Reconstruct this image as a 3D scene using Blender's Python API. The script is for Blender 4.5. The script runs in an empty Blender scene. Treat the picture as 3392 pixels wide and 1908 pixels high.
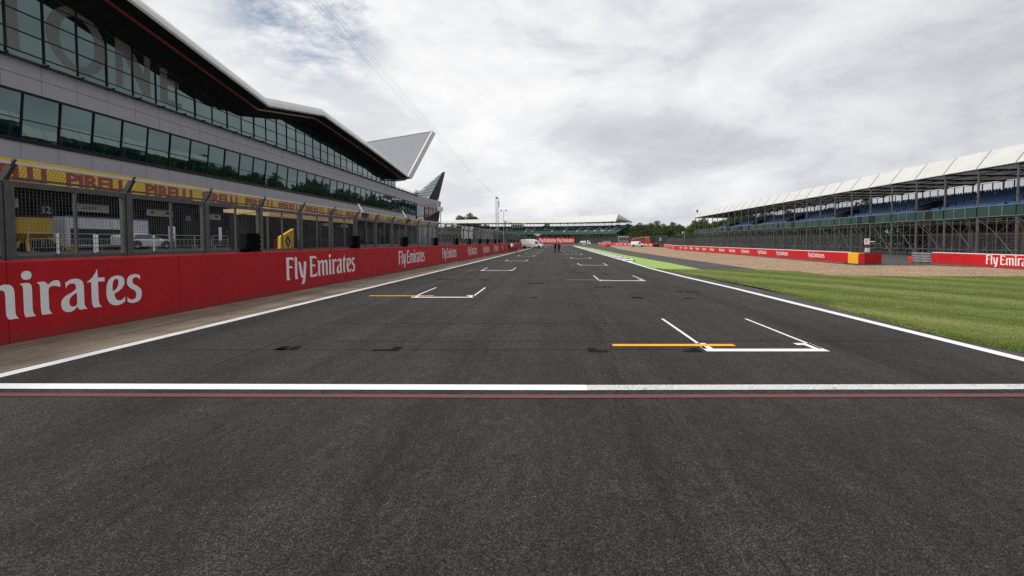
import bpy, bmesh, math, random
import numpy as np
from mathutils import Vector, Matrix
from mathutils.geometry import tessellate_polygon
random.seed(7)
rng = np.random.default_rng(7)
scene = bpy.context.scene
col = scene.collection

# ------------------------------------------------------------------ survey: photo measurements -> metres
F, CX, CY, CAMH = 1200.0, 1382.0, 654.0, 2.11
TH = math.atan(48.0 / 1200.0)
def ray(u, v):
    a = (CY - v) / F
    return Vector(((u - CX) / F, math.cos(TH) + math.sin(TH) * a, -math.sin(TH) + math.cos(TH) * a))
O = Vector((0, 0, CAMH))
def G(u, v, z=0.0):
    d = ray(u, v); return O + d * ((z - CAMH) / d.z)
def PX(u, v, X):
    d = ray(u, v); return O + d * (X / d.x)
def PY(u, v, Y):
    d = ray(u, v); return O + d * (Y / d.y)
def lerp_tab(tab, t):
    if t <= tab[0][0]:
        a, b = tab[0], tab[1]
    elif t >= tab[-1][0]:
        a, b = tab[-2], tab[-1]
    else:
        for a, b in zip(tab, tab[1:]):
            if a[0] <= t <= b[0]: break
    k = (t - a[0]) / (b[0] - a[0])
    return a[1] + (b[1] - a[1]) * k

# ------------------------------------------------------------------ materials
MATS = {}
def mat(name, c=(.5, .5, .5), rough=.6, metal=0.0, var=.12, vscale=3.0, bump=0.0, bscale=40.0, spec=.5, stretch=(1, 1, 1), ior=None, dirt=0.0):
    if name in MATS: return MATS[name]
    if max(c) < .035 and spec == .5: spec = .1
    m = bpy.data.materials.new(name); m.use_nodes = True
    nt = m.node_tree; N = nt.nodes; L = nt.links
    b = N['Principled BSDF']
    b.inputs['Roughness'].default_value = rough; b.inputs['Metallic'].default_value = metal
    b.inputs['Specular IOR Level'].default_value = spec
    if ior: b.inputs['IOR'].default_value = ior
    tc = N.new('ShaderNodeTexCoord'); mp = N.new('ShaderNodeMapping'); mp.inputs['Scale'].default_value = stretch
    L.new(tc.outputs['Object'], mp.inputs['Vector'])
    nz = N.new('ShaderNodeTexNoise'); nz.inputs['Scale'].default_value = vscale; nz.inputs['Detail'].default_value = 5
    nz.inputs['Roughness'].default_value = .65
    L.new(mp.outputs[0], nz.inputs['Vector'])
    mx = N.new('ShaderNodeMix'); mx.data_type = 'RGBA'
    mr = N.new('ShaderNodeMapRange'); mr.inputs[1].default_value = .3; mr.inputs[2].default_value = .7
    L.new(nz.outputs['Fac'], mr.inputs[0]); L.new(mr.outputs[0], mx.inputs[0])
    mx.inputs[6].default_value = (*[x * (1 - var) for x in c], 1); mx.inputs[7].default_value = (*[min(1, x * (1 + var)) for x in c], 1)
    L.new(mx.outputs[2], b.inputs['Base Color'])
    if bump:
        n2 = N.new('ShaderNodeTexNoise'); n2.inputs['Scale'].default_value = bscale; n2.inputs['Detail'].default_value = 3
        L.new(mp.outputs[0], n2.inputs['Vector'])
        bp = N.new('ShaderNodeBump'); bp.inputs['Strength'].default_value = bump; bp.inputs['Distance'].default_value = .01
        L.new(n2.outputs['Fac'], bp.inputs['Height']); L.new(bp.outputs[0], b.inputs['Normal'])
    MATS[name] = m
    return m

def nodes_of(name):
    m = bpy.data.materials.new(name); m.use_nodes = True; MATS[name] = m
    return m, m.node_tree.nodes, m.node_tree.links, m.node_tree.nodes['Principled BSDF']
def ramp(N, pts):
    r = N.new('ShaderNodeValToRGB'); e = r.color_ramp.elements
    while len(e) < len(pts): e.new(.5)
    for x, (p, c) in zip(e, pts):
        x.position = p; x.color = (*c, 1) if len(c) == 3 else c
    return r
def noise(N, L, vec, scale, detail=4, rough=.6):
    n = N.new('ShaderNodeTexNoise'); n.inputs['Scale'].default_value = scale; n.inputs['Detail'].default_value = detail
    n.inputs['Roughness'].default_value = rough; L.new(vec, n.inputs['Vector']); return n
def mapping(N, L, vec, scale=(1, 1, 1), rot=(0, 0, 0), loc=(0, 0, 0)):
    m = N.new('ShaderNodeMapping'); m.inputs['Scale'].default_value = scale; m.inputs['Rotation'].default_value = rot; m.inputs['Location'].default_value = loc
    L.new(vec, m.inputs['Vector']); return m.outputs[0]
def mix(N, L, fac, a, b, mode='MIX'):
    m = N.new('ShaderNodeMix'); m.data_type = 'RGBA'; m.blend_type = mode
    for v, i in ((fac, 0), (a, 6), (b, 7)):
        if isinstance(v, (int, float)): m.inputs[i].default_value = v
        elif isinstance(v, tuple): m.inputs[i].default_value = (*v, 1)
        else: L.new(v, m.inputs[i])
    return m.outputs[2]

def make_asphalt(name, lo, hi, streak=.5, brown=0.0):
    m, N, L, b = nodes_of(name)
    tc = N.new('ShaderNodeTexCoord').outputs['Object']
    v1 = N.new('ShaderNodeTexVoronoi'); v1.inputs['Scale'].default_value = 125; L.new(tc, v1.inputs['Vector'])
    sep = N.new('ShaderNodeSeparateColor'); L.new(v1.outputs['Color'], sep.inputs[0])
    r1 = ramp(N, [(0, lo), (.3, tuple(x + (y - x) * .12 for x, y in zip(lo, hi))), (.62, tuple(x + (y - x) * .42 for x, y in zip(lo, hi))), (.94, hi), (.995, tuple(x * 1.3 for x in hi)), (1, (.2, .19, .18))])
    L.new(sep.outputs[0], r1.inputs[0])
    n1 = noise(N, L, mapping(N, L, tc, (1, 1, 1)), 22, 6, .7)
    c = mix(N, L, .35, r1.outputs[0], n1.outputs['Fac'], 'OVERLAY')
    # rubber laid along the racing direction, and broad tonal patches
    n2 = noise(N, L, mapping(N, L, tc, (1.1, .02, 1)), 1.0, 5, .6)
    r2 = ramp(N, [(.34, (1 - .45 * streak,) * 3), (.62, (1.08,) * 3)]); L.new(n2.outputs['Fac'], r2.inputs[0])
    c = mix(N, L, 1.0, c, r2.outputs[0], 'MULTIPLY')
    n5 = noise(N, L, mapping(N, L, tc, (1, .35, 1)), 9, 5, .8)
    r5 = ramp(N, [(.3, (.62, .61, .60)), (.5, (1, 1, 1)), (.72, (1.5, 1.48, 1.45))]); L.new(n5.outputs['Fac'], r5.inputs[0])
    c = mix(N, L, 1.0, c, r5.outputs[0], 'MULTIPLY')
    n3 = noise(N, L, tc, .35, 5, .65)
    r3 = ramp(N, [(.3, (.66, .66, .66)), (.5, (.98, .98, .97)), (.7, (1.26, 1.24, 1.2))]); L.new(n3.outputs['Fac'], r3.inputs[0])
    c = mix(N, L, 1.0, c, r3.outputs[0], 'MULTIPLY')
    L.new(c, b.inputs['Base Color'])
    b.inputs['Roughness'].default_value = .86; b.inputs['Specular IOR Level'].default_value = .3
    bp = N.new('ShaderNodeBump'); bp.inputs['Strength'].default_value = .75; bp.inputs['Distance'].default_value = .006
    L.new(v1.outputs['Distance'], bp.inputs['Height']); L.new(bp.outputs[0], b.inputs['Normal'])
    return m
make_asphalt('track_asphalt', (.0035, .0034, .0033), (.074, .070, .065), .75)
make_asphalt('runoff_asphalt', (.03, .029, .03), (.12, .115, .11), .25)
make_asphalt('pit_asphalt', (.04, .04, .04), (.14, .138, .132), .3)

def make_apron():
    m, N, L, b = nodes_of('apron_concrete')
    tc = N.new('ShaderNodeTexCoord').outputs['Object']
    n1 = noise(N, L, mapping(N, L, tc, (2.2, .06, 1), (0, 0, math.radians(2))), 1.2, 7, .7)
    r = ramp(N, [(.25, (.085, .063, .045)), (.48, (.19, .147, .105)), (.72, (.36, .295, .225))]); L.new(n1.outputs['Fac'], r.inputs[0])
    n2 = noise(N, L, tc, 28, 6, .75)
    c = mix(N, L, .4, r.outputs[0], n2.outputs['Fac'], 'OVERLAY')
    n3 = noise(N, L, tc, .7, 4)
    r3 = ramp(N, [(.3, (.6, .6, .6)), (.65, (1.1, 1.1, 1.1))]); L.new(n3.outputs['Fac'], r3.inputs[0])
    c = mix(N, L, 1.0, c, r3.outputs[0], 'MULTIPLY')
    L.new(c, b.inputs['Base Color']); b.inputs['Roughness'].default_value = .9
    bp = N.new('ShaderNodeBump'); bp.inputs['Strength'].default_value = .5; bp.inputs['Distance'].default_value = .006
    L.new(n2.outputs['Fac'], bp.inputs['Height']); L.new(bp.outputs[0], b.inputs['Normal'])
make_apron()

def make_paint(name, c, wear=0.0, wscale=60, under=(.05, .048, .045)):
    m, N, L, b = nodes_of(name)
    tc = N.new('ShaderNodeTexCoord').outputs['Object']
    n1 = noise(N, L, tc, wscale, 5, .75)
    n2 = noise(N, L, tc, 1.3, 4)
    add = N.new('ShaderNodeMath'); add.operation = 'MULTIPLY_ADD'; add.inputs[1].default_value = .35
    L.new(n2.outputs['Fac'], add.inputs[0]); L.new(n1.outputs['Fac'], add.inputs[2])
    mr = N.new('ShaderNodeMapRange'); t = .95 - .42 * wear
    mr.inputs[1].default_value = t - .05; mr.inputs[2].default_value = t + .05
    L.new(add.outputs[0], mr.inputs[0])
    shade = ramp(N, [(.3, tuple(x * .88 for x in c)), (.7, tuple(min(1, x * 1.05) for x in c))]); L.new(n2.outputs['Fac'], shade.inputs[0])
    L.new(mix(N, L, mr.outputs[0], shade.outputs[0], under), b.inputs['Base Color'])
    b.inputs['Roughness'].default_value = .75; b.inputs['Specular IOR Level'].default_value = .05 if max(c) < .1 else .4
    v = N.new('ShaderNodeTexVoronoi'); v.inputs['Scale'].default_value = 85; L.new(tc, v.inputs['Vector'])
    bp = N.new('ShaderNodeBump'); bp.inputs['Strength'].default_value = .4; bp.inputs['Distance'].default_value = .005
    L.new(v.outputs['Distance'], bp.inputs['Height']); L.new(bp.outputs[0], b.inputs['Normal'])
    return m
make_paint('white_paint', (.8, .8, .8), .28)
make_paint('fresh_white_paint', (.84, .84, .84), .05)
make_paint('worn_white_paint', (.66, .66, .65), .47, 55)
make_paint('faded_red_paint', (.18, .045, .05), .55, 60)
make_paint('orange_paint', (.82, .40, .012), .12)
make_paint('worn_orange_paint', (.5, .22, .05), .5)
make_paint('green_paint', (.27, .42, .09), .35, 9, (.16, .27, .06))
make_paint('black_paint', (.018, .018, .02), .3)
make_paint('black_patch', (.007, .007, .008), .25, 30)
make_paint('faint_seam', (.03, .029, .028), .6, 20)

def make_rubber():
    m, N, L, b = nodes_of('rubber_mark')
    tc = N.new('ShaderNodeTexCoord').outputs['Object']
    n1 = noise(N, L, mapping(N, L, tc, (9, .25, 1)), 1.5, 6, .75)
    n2 = noise(N, L, tc, 40, 4, .7)
    r = ramp(N, [(.42, (0, 0, 0)), (.72, (.30, .30, .30))]); L.new(n1.outputs['Fac'], r.inputs[0])
    f = N.new('ShaderNodeMath'); f.operation = 'MULTIPLY'; L.new(r.outputs[0], f.inputs[0]); L.new(n2.outputs['Fac'], f.inputs[1])
    b.inputs['Base Color'].default_value = (.007, .007, .007, 1); b.inputs['Roughness'].default_value = .8; b.inputs['Specular IOR Level'].default_value = .1
    t = N.new('ShaderNodeBsdfTransparent'); s = N.new('ShaderNodeMixShader')
    L.new(f.outputs[0], s.inputs[0]); L.new(t.outputs[0], s.inputs[1]); L.new(b.outputs[0], s.inputs[2]); L.new(s.outputs[0], N['Material Output'].inputs['Surface'])
make_rubber()
def make_grass(name='grass', far=False):
    m, N, L, b = nodes_of(name)
    tc = N.new('ShaderNodeTexCoord').outputs['Object']
    # mowing stripes
    w = noise(N, L, tc, .25, 3)
    mp = mapping(N, L, tc, (1, 1, 1), (0, 0, -math.atan2(.47, .88)))
    sx = N.new('ShaderNodeSeparateXYZ'); L.new(mp, sx.inputs[0])
    ad = N.new('ShaderNodeMath'); ad.operation = 'MULTIPLY_ADD'; ad.inputs[1].default_value = 1.6
    L.new(w.outputs['Fac'], ad.inputs[0]); L.new(sx.outputs[0], ad.inputs[2])
    ml = N.new('ShaderNodeMath'); ml.operation = 'MULTIPLY'; ml.inputs[1].default_value = 2 * math.pi / 3.6; L.new(ad.outputs[0], ml.inputs[0])
    sn = N.new('ShaderNodeMath'); sn.operation = 'SINE'; L.new(ml.outputs[0], sn.inputs[0])
    st = ramp(N, [(.15, (.072, .108, .014)), (.5, (.114, .148, .027)), (.85, (.178, .205, .054))])
    mr = N.new('ShaderNodeMapRange'); mr.inputs[1].default_value = -1; mr.inputs[2].default_value = 1; L.new(sn.outputs[0], mr.inputs[0])
    wb = noise(N, L, mapping(N, L, mp, (.55, .06, 1)), 1.0, 4, .6)
    av_ = N.new('ShaderNodeMath'); av_.operation = 'MULTIPLY_ADD'; av_.inputs[1].default_value = .38; L.new(mr.outputs[0], av_.inputs[0])
    wm = N.new('ShaderNodeMapRange'); wm.inputs[1].default_value = .3; wm.inputs[2].default_value = .7; wm.inputs[4].default_value = .62; L.new(wb.outputs['Fac'], wm.inputs[0]); L.new(wm.outputs[0], av_.inputs[2]); L.new(av_.outputs[0], st.inputs[0])
    n1 = noise(N, L, tc, 34, 6, .8)
    r1 = ramp(N, [(.28, (.6, .6, .55)), (.5, (1, 1, 1)), (.74, (1.4, 1.36, 1.25))]); L.new(n1.outputs['Fac'], r1.inputs[0])
    c = mix(N, L, 1.0, st.outputs[0], r1.outputs[0], 'MULTIPLY')
    n2 = noise(N, L, tc, 1.1, 6, .7)
    r2 = ramp(N, [(.55, (0, 0, 0)), (.75, (1, 1, 1))]); L.new(n2.outputs['Fac'], r2.inputs[0])
    c = mix(N, L, r2.outputs[0], c, (.26, .23, .10))
    n3 = noise(N, L, tc, 90, 2, .5)
    r3 = ramp(N, [(.73, (0, 0, 0)), (.78, (1, 1, 1))]); L.new(n3.outputs['Fac'], r3.inputs[0])
    c = mix(N, L, r3.outputs[0], c, (.36, .35, .2))
    L.new(c, b.inputs['Base Color']); b.inputs['Roughness'].default_value = .85; b.inputs['Specular IOR Level'].default_value = .2
    bp = N.new('ShaderNodeBump'); bp.inputs['Strength'].default_value = .6; bp.inputs['Distance'].default_value = .03
    L.new(n1.outputs['Fac'], bp.inputs['Height']); L.new(bp.outputs[0], b.inputs['Normal'])
make_grass()
def make_gravel():
    m, N, L, b = nodes_of('gravel')
    tc = N.new('ShaderNodeTexCoord').outputs['Object']
    v = N.new('ShaderNodeTexVoronoi'); v.inputs['Scale'].default_value = 14; L.new(tc, v.inputs['Vector'])
    sep = N.new('ShaderNodeSeparateColor'); L.new(v.outputs['Color'], sep.inputs[0])
    r = ramp(N, [(0, (.11, .068, .038)), (.35, (.30, .19, .108)), (.75, (.44, .295, .178)), (.93, (.54, .40, .26)), (1, (.7, .62, .5))]); L.new(sep.outputs[0], r.inputs[0])
    n2 = noise(N, L, mapping(N, L, tc, (.35, 1, 1)), .5, 6, .7)
    r2 = ramp(N, [(.3, (.72, .7, .68)), (.7, (1.15, 1.15, 1.15))]); L.new(n2.outputs['Fac'], r2.inputs[0])
    c = mix(N, L, 1.0, r.outputs[0], r2.outputs[0], 'MULTIPLY')
    n4 = noise(N, L, tc, 3.2, 5, .8)
    r4 = ramp(N, [(.62, (1, 1, 1)), (.75, (.5, .46, .42))]); L.new(n4.outputs['Fac'], r4.inputs[0])
    c = mix(N, L, 1.0, c, r4.outputs[0], 'MULTIPLY')
    L.new(c, b.inputs['Base Color']); b.inputs['Roughness'].default_value = .95
    bp = N.new('ShaderNodeBump'); bp.inputs['Strength'].default_value = 1; bp.inputs['Distance'].default_value = .04
    L.new(v.outputs['Distance'], bp.inputs['Height']); L.new(bp.outputs[0], b.inputs['Normal'])
make_gravel()

def make_red(name, c, dirty=.5):
    m, N, L, b = nodes_of(name)
    tc = N.new('ShaderNodeTexCoord').outputs['Object']
    n1 = noise(N, L, mapping(N, L, tc, (1, 1, .35)), .9, 6, .65)
    r = ramp(N, [(.25, tuple(x * .80 for x in c)), (.6, c), (.8, tuple(min(1, x * 1.12) for x in c))]); L.new(n1.outputs['Fac'], r.inputs[0])
    sx = N.new('ShaderNodeSeparateXYZ'); L.new(tc, sx.inputs[0])
    n3 = noise(N, L, mapping(N, L, tc, (1, 1, .25)), 3.5, 5, .7)
    sc = ramp(N, [(.60, (1, 1, 1)), (.72, (.62, .55, .55))]); L.new(n3.outputs['Fac'], sc.inputs[0])
    c2 = mix(N, L, dirty, r.outputs[0], sc.outputs[0], 'MULTIPLY')
    # scuffed, rubber-marked foot of the wall
    mr = N.new('ShaderNodeMapRange'); mr.inputs[1].default_value = .34; mr.inputs[2].default_value = .0; L.new(sx.outputs[2], mr.inputs[0])
    n4 = noise(N, L, mapping(N, L, tc, (1, 1, 4)), 2.5, 5, .7)
    mu = N.new('ShaderNodeMath'); mu.operation = 'MULTIPLY'; L.new(mr.outputs[0], mu.inputs[0]); L.new(n4.outputs['Fac'], mu.inputs[1])
    c2 = mix(N, L, mu.outputs[0], c2, (.10, .045, .04))
    L.new(c2, b.inputs['Base Color']); b.inputs['Roughness'].default_value = .6; b.inputs['Specular IOR Level'].default_value = .15
    n2 = noise(N, L, tc, 25, 4)
    n7 = noise(N, L, mapping(N, L, tc, (1, 1, .6)), 1.6, 3)
    b7 = N.new('ShaderNodeBump'); b7.inputs['Strength'].default_value = .5; b7.inputs['Distance'].default_value = .05; L.new(n7.outputs['Fac'], b7.inputs['Height'])
    bp = N.new('ShaderNodeBump'); bp.inputs['Strength'].default_value = .25; bp.inputs['Distance'].default_value = .01; L.new(b7.outputs[0], bp.inputs['Normal'])
    L.new(n2.outputs['Fac'], bp.inputs['Height']); L.new(bp.outputs[0], b.inputs['Normal'])
make_red('red_wall', (.42, .013, .02), .6)
make_red('sunlit_red_wall', (.56, .018, .022), .3)  # the wall red raised in colour for walls and ends that catch the sun

def make_glass(name, base, tint, rough=.02, ior=2.3):
    m, N, L, b = nodes_of(name)
    tc = N.new('ShaderNodeTexCoord').outputs['Object']
    n1 = noise(N, L, tc, .35, 3)
    r = ramp(N, [(.3, tuple(x * .7 for x in base)), (.7, tuple(x * 1.3 for x in base))]); L.new(n1.outputs['Fac'], r.inputs[0])
    L.new(r.outputs[0], b.inputs['Base Color'])
    b.inputs['Roughness'].default_value = rough; b.inputs['IOR'].default_value = ior
    b.inputs['Specular Tint'].default_value = (*tint, 1)
    n2 = noise(N, L, tc, .55, 2)
    bp = N.new('ShaderNodeBump'); bp.inputs['Strength'].default_value = .05; bp.inputs['Distance'].default_value = .03
    L.new(n2.outputs['Fac'], bp.inputs['Height']); L.new(bp.outputs[0], b.inputs['Normal'])
make_glass('facade_glass', (.004, .011, .011), (.66, .95, .93))
make_glass('dark_glass', (.006, .007, .008), (.8, .9, 1), .05, 1.6)
make_glass('brown_glass', (.03, .014, .012), (1, .75, .65), .08, 1.7)

def make_fabric(name, c, trans):
    m, N, L, b = nodes_of(name)
    tc = N.new('ShaderNodeTexCoord').outputs['Object']
    n1 = noise(N, L, tc, .5, 5)
    r = ramp(N, [(.3, tuple(x * .92 for x in c)), (.7, tuple(min(1, x * 1.04) for x in c))]); L.new(n1.outputs['Fac'], r.inputs[0])
    L.new(r.outputs[0], b.inputs['Base Color']); b.inputs['Roughness'].default_value = .6
    t = N.new('ShaderNodeBsdfTranslucent'); L.new(r.outputs[0], t.inputs[0])
    s = N.new('ShaderNodeMixShader'); s.inputs[0].default_value = trans
    L.new(b.outputs[0], s.inputs[1]); L.new(t.outputs[0], s.inputs[2])
    L.new(s.outputs[0], N['Material Output'].inputs['Surface'])
make_fabric('roof_fabric', (.74, .74, .72), .25)
make_fabric('cream_canvas', (.85, .72, .5), .6)
def make_leaf(name, c1, c2, c3):
    m, N, L, b = nodes_of(name)
    tc = N.new('ShaderNodeTexCoord').outputs['Object']
    n1 = noise(N, L, tc, .55, 4, .7)
    r = ramp(N, [(.3, c1), (.52, c2), (.75, c3)]); L.new(n1.outputs['Fac'], r.inputs[0])
    oi = N.new('ShaderNodeObjectInfo')
    r2 = ramp(N, [(0, (.75, .85, .8)), (.5, (1, 1, 1)), (1, (1.25, 1.12, .95))]); L.new(oi.outputs['Random'], r2.inputs[0])
    c = mix(N, L, 1.0, r.outputs[0], r2.outputs[0], 'MULTIPLY')
    L.new(c, b.inputs['Base Color']); b.inputs['Roughness'].default_value = .7; b.inputs['Specular IOR Level'].default_value = .25
    t = N.new('ShaderNodeBsdfTranslucent'); L.new(c, t.inputs[0])
    s = N.new('ShaderNodeMixShader'); s.inputs[0].default_value = .25
    L.new(b.outputs[0], s.inputs[1]); L.new(t.outputs[0], s.inputs[2]); L.new(s.outputs[0], N['Material Output'].inputs['Surface'])
make_leaf('foliage', (.03, .05, .013), (.065, .095, .026), (.13, .155, .05))
make_leaf('grass_blade', (.09, .12, .024), (.14, .17, .04), (.22, .23, .08))

mat('cladding', (.30, .30, .325), .5, .0, .06, .9)
mat('cladding_gap', (.02, .02, .022), .8)
mat('frame_black', (.014, .014, .018), .4, .2)
mat('soffit', (.022, .021, .023), .55, 0, .3, 1.5)
mat('red_trim', (.17, .022, .016), .4)
mat('white_trim', (.62, .62, .60), .35, .0, .08, .6)
mat('seam_roof', (.20, .205, .235), .45, .3, .12, 1.2, stretch=(1, 1, 6))
mat('ledge_teal', (.14, .20, .20), .3, .2, .2, 2)
def make_vinyl():
    m, N, L, b = nodes_of('letter_grey')
    tc = N.new('ShaderNodeTexCoord').outputs['Object']; n1 = noise(N, L, tc, .8, 4)
    r = ramp(N, [(.3, (.17, .155, .15)), (.7, (.22, .20, .19))]); L.new(n1.outputs['Fac'], r.inputs[0]); L.new(r.outputs[0], b.inputs['Base Color']); b.inputs['Roughness'].default_value = .5
    t = N.new('ShaderNodeBsdfTransparent'); s = N.new('ShaderNodeMixShader'); s.inputs[0].default_value = .55
    L.new(t.outputs[0], s.inputs[1]); L.new(b.outputs[0], s.inputs[2]); L.new(s.outputs[0], N['Material Output'].inputs['Surface'])
make_vinyl()
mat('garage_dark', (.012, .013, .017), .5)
mat('garage_navy', (.018, .021, .032), .5)
mat('garage_grey', (.03, .031, .033), .7)
mat('concrete', (.16, .157, .15), .85, 0, .2, 2, .3, 30)
mat('board_white', (.42, .43, .44), .5)
mat('banner_yellow', (.66, .43, .02), .5, 0, .1, 1)
mat('banner_red', (.27, .02, .018), .5, 0, .15, 1)
mat('dark_text', (.03, .03, .035), .6)
mat('steel', (.075, .077, .079), .5, .4, .25, 4)
mat('steel_dark', (.045, .046, .048), .5, .3, .25, 4)
mat('galvanised', (.36, .37, .38), .4, .6, .22, 6)
mat('rail_grey', (.40, .41, .42), .4, .5, .2, 3)
mat('rail_light', (.50, .51, .52), .4, .3, .1, 3)
mat('scaffold', (.115, .122, .126), .5, .4, .3, 2)
mat('wire_mesh', (.05, .052, .054), .6, .2)
mat('wire_far', (.07, .073, .075), .6, .2)
mat('black_box', (.003, .003, .0035), .8, spec=.03)
mat('black_rubber', (.012, .012, .012), .8)
mat('white_car', (.74, .75, .78), .25, 0, .04, 2)
mat('car_black', (.012, .012, .014), .4)
mat('tank_yellow', (.34, .2, .006), .4, 0, .12, 2)
mat('shaded_trailer_white', (.40, .41, .45), .4, 0, .08, 1)  # white darkened so its colour carries the shade of the pit lane
mat('yellow_plastic', (.72, .46, .012), .4, 0, .12, 2)
mat('orange_plastic', (.72, .12, .02), .5, 0, .12, 1)
mat('red_plastic', (.55, .03, .025), .5, 0, .15, 1)
mat('white_block', (.78, .78, .78), .6, 0, .1, 2)
mat('amber_block', (.82, .42, .01), .5, 0, .08, 2)
mat('red_container', (.20, .014, .018), .55, 0, .25, .8)
mat('deck_dark', (.02, .021, .024), .8, 0, .2, 2)
mat('panel_green', (.016, .05, .04), .5, 0, .25, .5)
mat('panel_black', (.018, .026, .026), .5, 0, .25, .5)
mat('panel_teal', (.014, .085, .07), .5, 0, .2, .5)
mat('seat_blue', (.028, .095, .24), .4, 0, .35, 3)
mat('seat_teal', (.012, .085, .085), .5, 0, .2, .4)
mat('seat_white', (.55, .55, .5), .5)
mat('bark', (.06, .045, .032), .9, 0, .3, 3)
mat('skin', (.42, .24, .17), .6)
mat('hair_dark', (.03, .022, .018), .7)
mat('hair_grey', (.45, .44, .43), .7)
mat('cloth_black', (.009, .009, .011), .8)
mat('cloth_navy', (.014, .018, .035), .8)
mat('cloth_white', (.68, .69, .74), .8)
mat('cloth_orange', (.75, .13, .015), .8)
mat('cloth_red', (.3, .02, .025), .8)
mat('lamp_white', (.8, .82, .85), .4)
mat('sign_green', (.05, .4, .25), .5)
mat('sign_blue', (.02, .06, .25), .5)
mat('ground_dirt', (.10, .095, .05), .95, 0, .35, .15, .4, 10)
mat('tarmac_strip', (.05, .048, .045), .9, 0, .45, 1.2, .5, 12)
mat('fin_grey', (.12, .145, .155), .45, .1, .1, .5)
mat('fin_dark', (.012, .012, .014), .5)
mat('cable_grey', (.38, .38, .4), .5)

# ------------------------------------------------------------------ mesh building
class MB:
    def __init__(s): s.v = []; s.f = []; s.m = []
    def add(s, vs, fs, mi=0):
        o = len(s.v); s.v += [tuple(v) for v in vs]; s.f += [tuple(i + o for i in f) for f in fs]; s.m += [mi] * len(fs); return s
    def quad(s, a, b, c, d, mi=0): return s.add([a, b, c, d], [(0, 1, 2, 3)], mi)
    def poly(s, pts, mi=0): return s.add(pts, [tuple(range(len(pts)))], mi)
    def hexa(s, p, mi=0):  # 8 corners: bottom 4 ccw, top 4
        return s.add(p, [(3, 2, 1, 0), (4, 5, 6, 7), (0, 1, 5, 4), (1, 2, 6, 5), (2, 3, 7, 6), (3, 0, 4, 7)], mi)
    def box(s, lo, hi, mi=0):
        x0, y0, z0 = lo; x1, y1, z1 = hi
        return s.hexa([(x0, y0, z0), (x1, y0, z0), (x1, y1, z0), (x0, y1, z0), (x0, y0, z1), (x1, y0, z1), (x1, y1, z1), (x0, y1, z1)], mi)
    def bevbox(s, lo, hi, r, mi=0):
        x0, y0, z0 = lo; x1, y1, z1 = hi
        def ring(z, k):
            a = r if k else 0
            return [(x0 + r, y0 + a * 0, z), (x1 - r, y0, z), (x1, y0 + r, z), (x1, y1 - r, z), (x1 - r, y1, z), (x0 + r, y1, z), (x0, y1 - r, z), (x0, y0 + r, z)]
        def inset(z):
            return [(x0 + 1.4 * r, y0 + r, z), (x1 - 1.4 * r, y0 + r, z), (x1 - r, y0 + 1.4 * r, z), (x1 - r, y1 - 1.4 * r, z), (x1 - 1.4 * r, y1 - r, z), (x0 + 1.4 * r, y1 - r, z), (x0 + r, y1 - 1.4 * r, z), (x0 + r, y0 + 1.4 * r, z)]
        return s.loft([inset(z0), ring(z0 + r, 0), ring(z1 - r, 0), inset(z1)], mi=mi)
    def loft(s, rings, mi=0, caps=True):
        n = len(rings[0]); vs = [p for r in rings for p in r]; fs = []
        for k in range(len(rings) - 1):
            for i in range(n):
                j = (i + 1) % n
                fs.append((k * n + i, k * n + j, (k + 1) * n + j, (k + 1) * n + i))
        if caps: fs += [tuple(range(n - 1, -1, -1)), tuple(range((len(rings) - 1) * n, len(rings) * n))]
        return s.add(vs, fs, mi)
    def beam(s, a, b, w, h=None, mi=0, caps=True, up=(0, 0, 1)):
        a = Vector(a); b = Vector(b); h = h or w
        d = (b - a).normalized(); u = Vector(up)
        if abs(d.dot(u)) > .95: u = Vector((0, 1, 0))
        x = d.cross(u).normalized() * (w / 2); y = x.cross(d).normalized() * (h / 2)
        q = [-x - y, x - y, x + y, -x + y]
        return s.loft([[a + k for k in q], [b + k for k in q]], mi, caps)
    def tube(s, a, b, r, n=8, mi=0, caps=True, r2=None):
        a = Vector(a); b = Vector(b); d = (b - a).normalized(); u = Vector((0, 0, 1)) if abs(d.z) < .9 else Vector((1, 0, 0))
        x = d.cross(u).normalized(); y = d.cross(x).normalized(); r2 = r if r2 is None else r2
        cs = [(math.cos(2 * math.pi * i / n), math.sin(2 * math.pi * i / n)) for i in range(n)]
        return s.loft([[a + x * c * r + y * q * r for c, q in cs], [b + x * c * r2 + y * q * r2 for c, q in cs]], mi, caps)
    def path(s, pts, r, n=6, mi=0):
        for a, b in zip(pts, pts[1:]): s.tube(a, b, r, n, mi)
        return s
    def prism(s, pts, d, mi=0):  # planar polygon extruded by vector d
        d = Vector(d); n = len(pts); a = [Vector(p) for p in pts]
        return s.add(a + [p + d for p in a], [tuple(range(n - 1, -1, -1)), tuple(range(n, 2 * n))] + [(i, (i + 1) % n, (i + 1) % n + n, i + n) for i in range(n)], mi)
    def xf(s, M):
        s.v = [tuple(M @ Vector(v)) for v in s.v]; return s
    def merge(s, o, M=None, mi=None):
        vs = [tuple(M @ Vector(v)) for v in o.v] if M else o.v
        k = len(s.v); s.v += vs; s.f += [tuple(i + k for i in f) for f in o.f]; s.m += (o.m if mi is None else [mi] * len(o.f)); return s
    def build(s, name, mats, parent=None, smooth=False):
        me = bpy.data.meshes.new(name)
        org = ORG.get(parent.name, Vector()) if parent else Vector()
        vs = [tuple(Vector(v) - org) for v in s.v] if org.length > 0 else s.v
        me.from_pydata(vs, [], s.f)
        for m in ([mats] if isinstance(mats, str) else mats): me.materials.append(MATS[m])
        me.polygons.foreach_set('material_index', s.m)
        if smooth: me.polygons.foreach_set('use_smooth', [True] * len(s.f))
        me.update()
        o = bpy.data.objects.new(name, me); col.objects.link(o)
        if parent: o.parent = parent; ORG[o.name] = org
        return o
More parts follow.
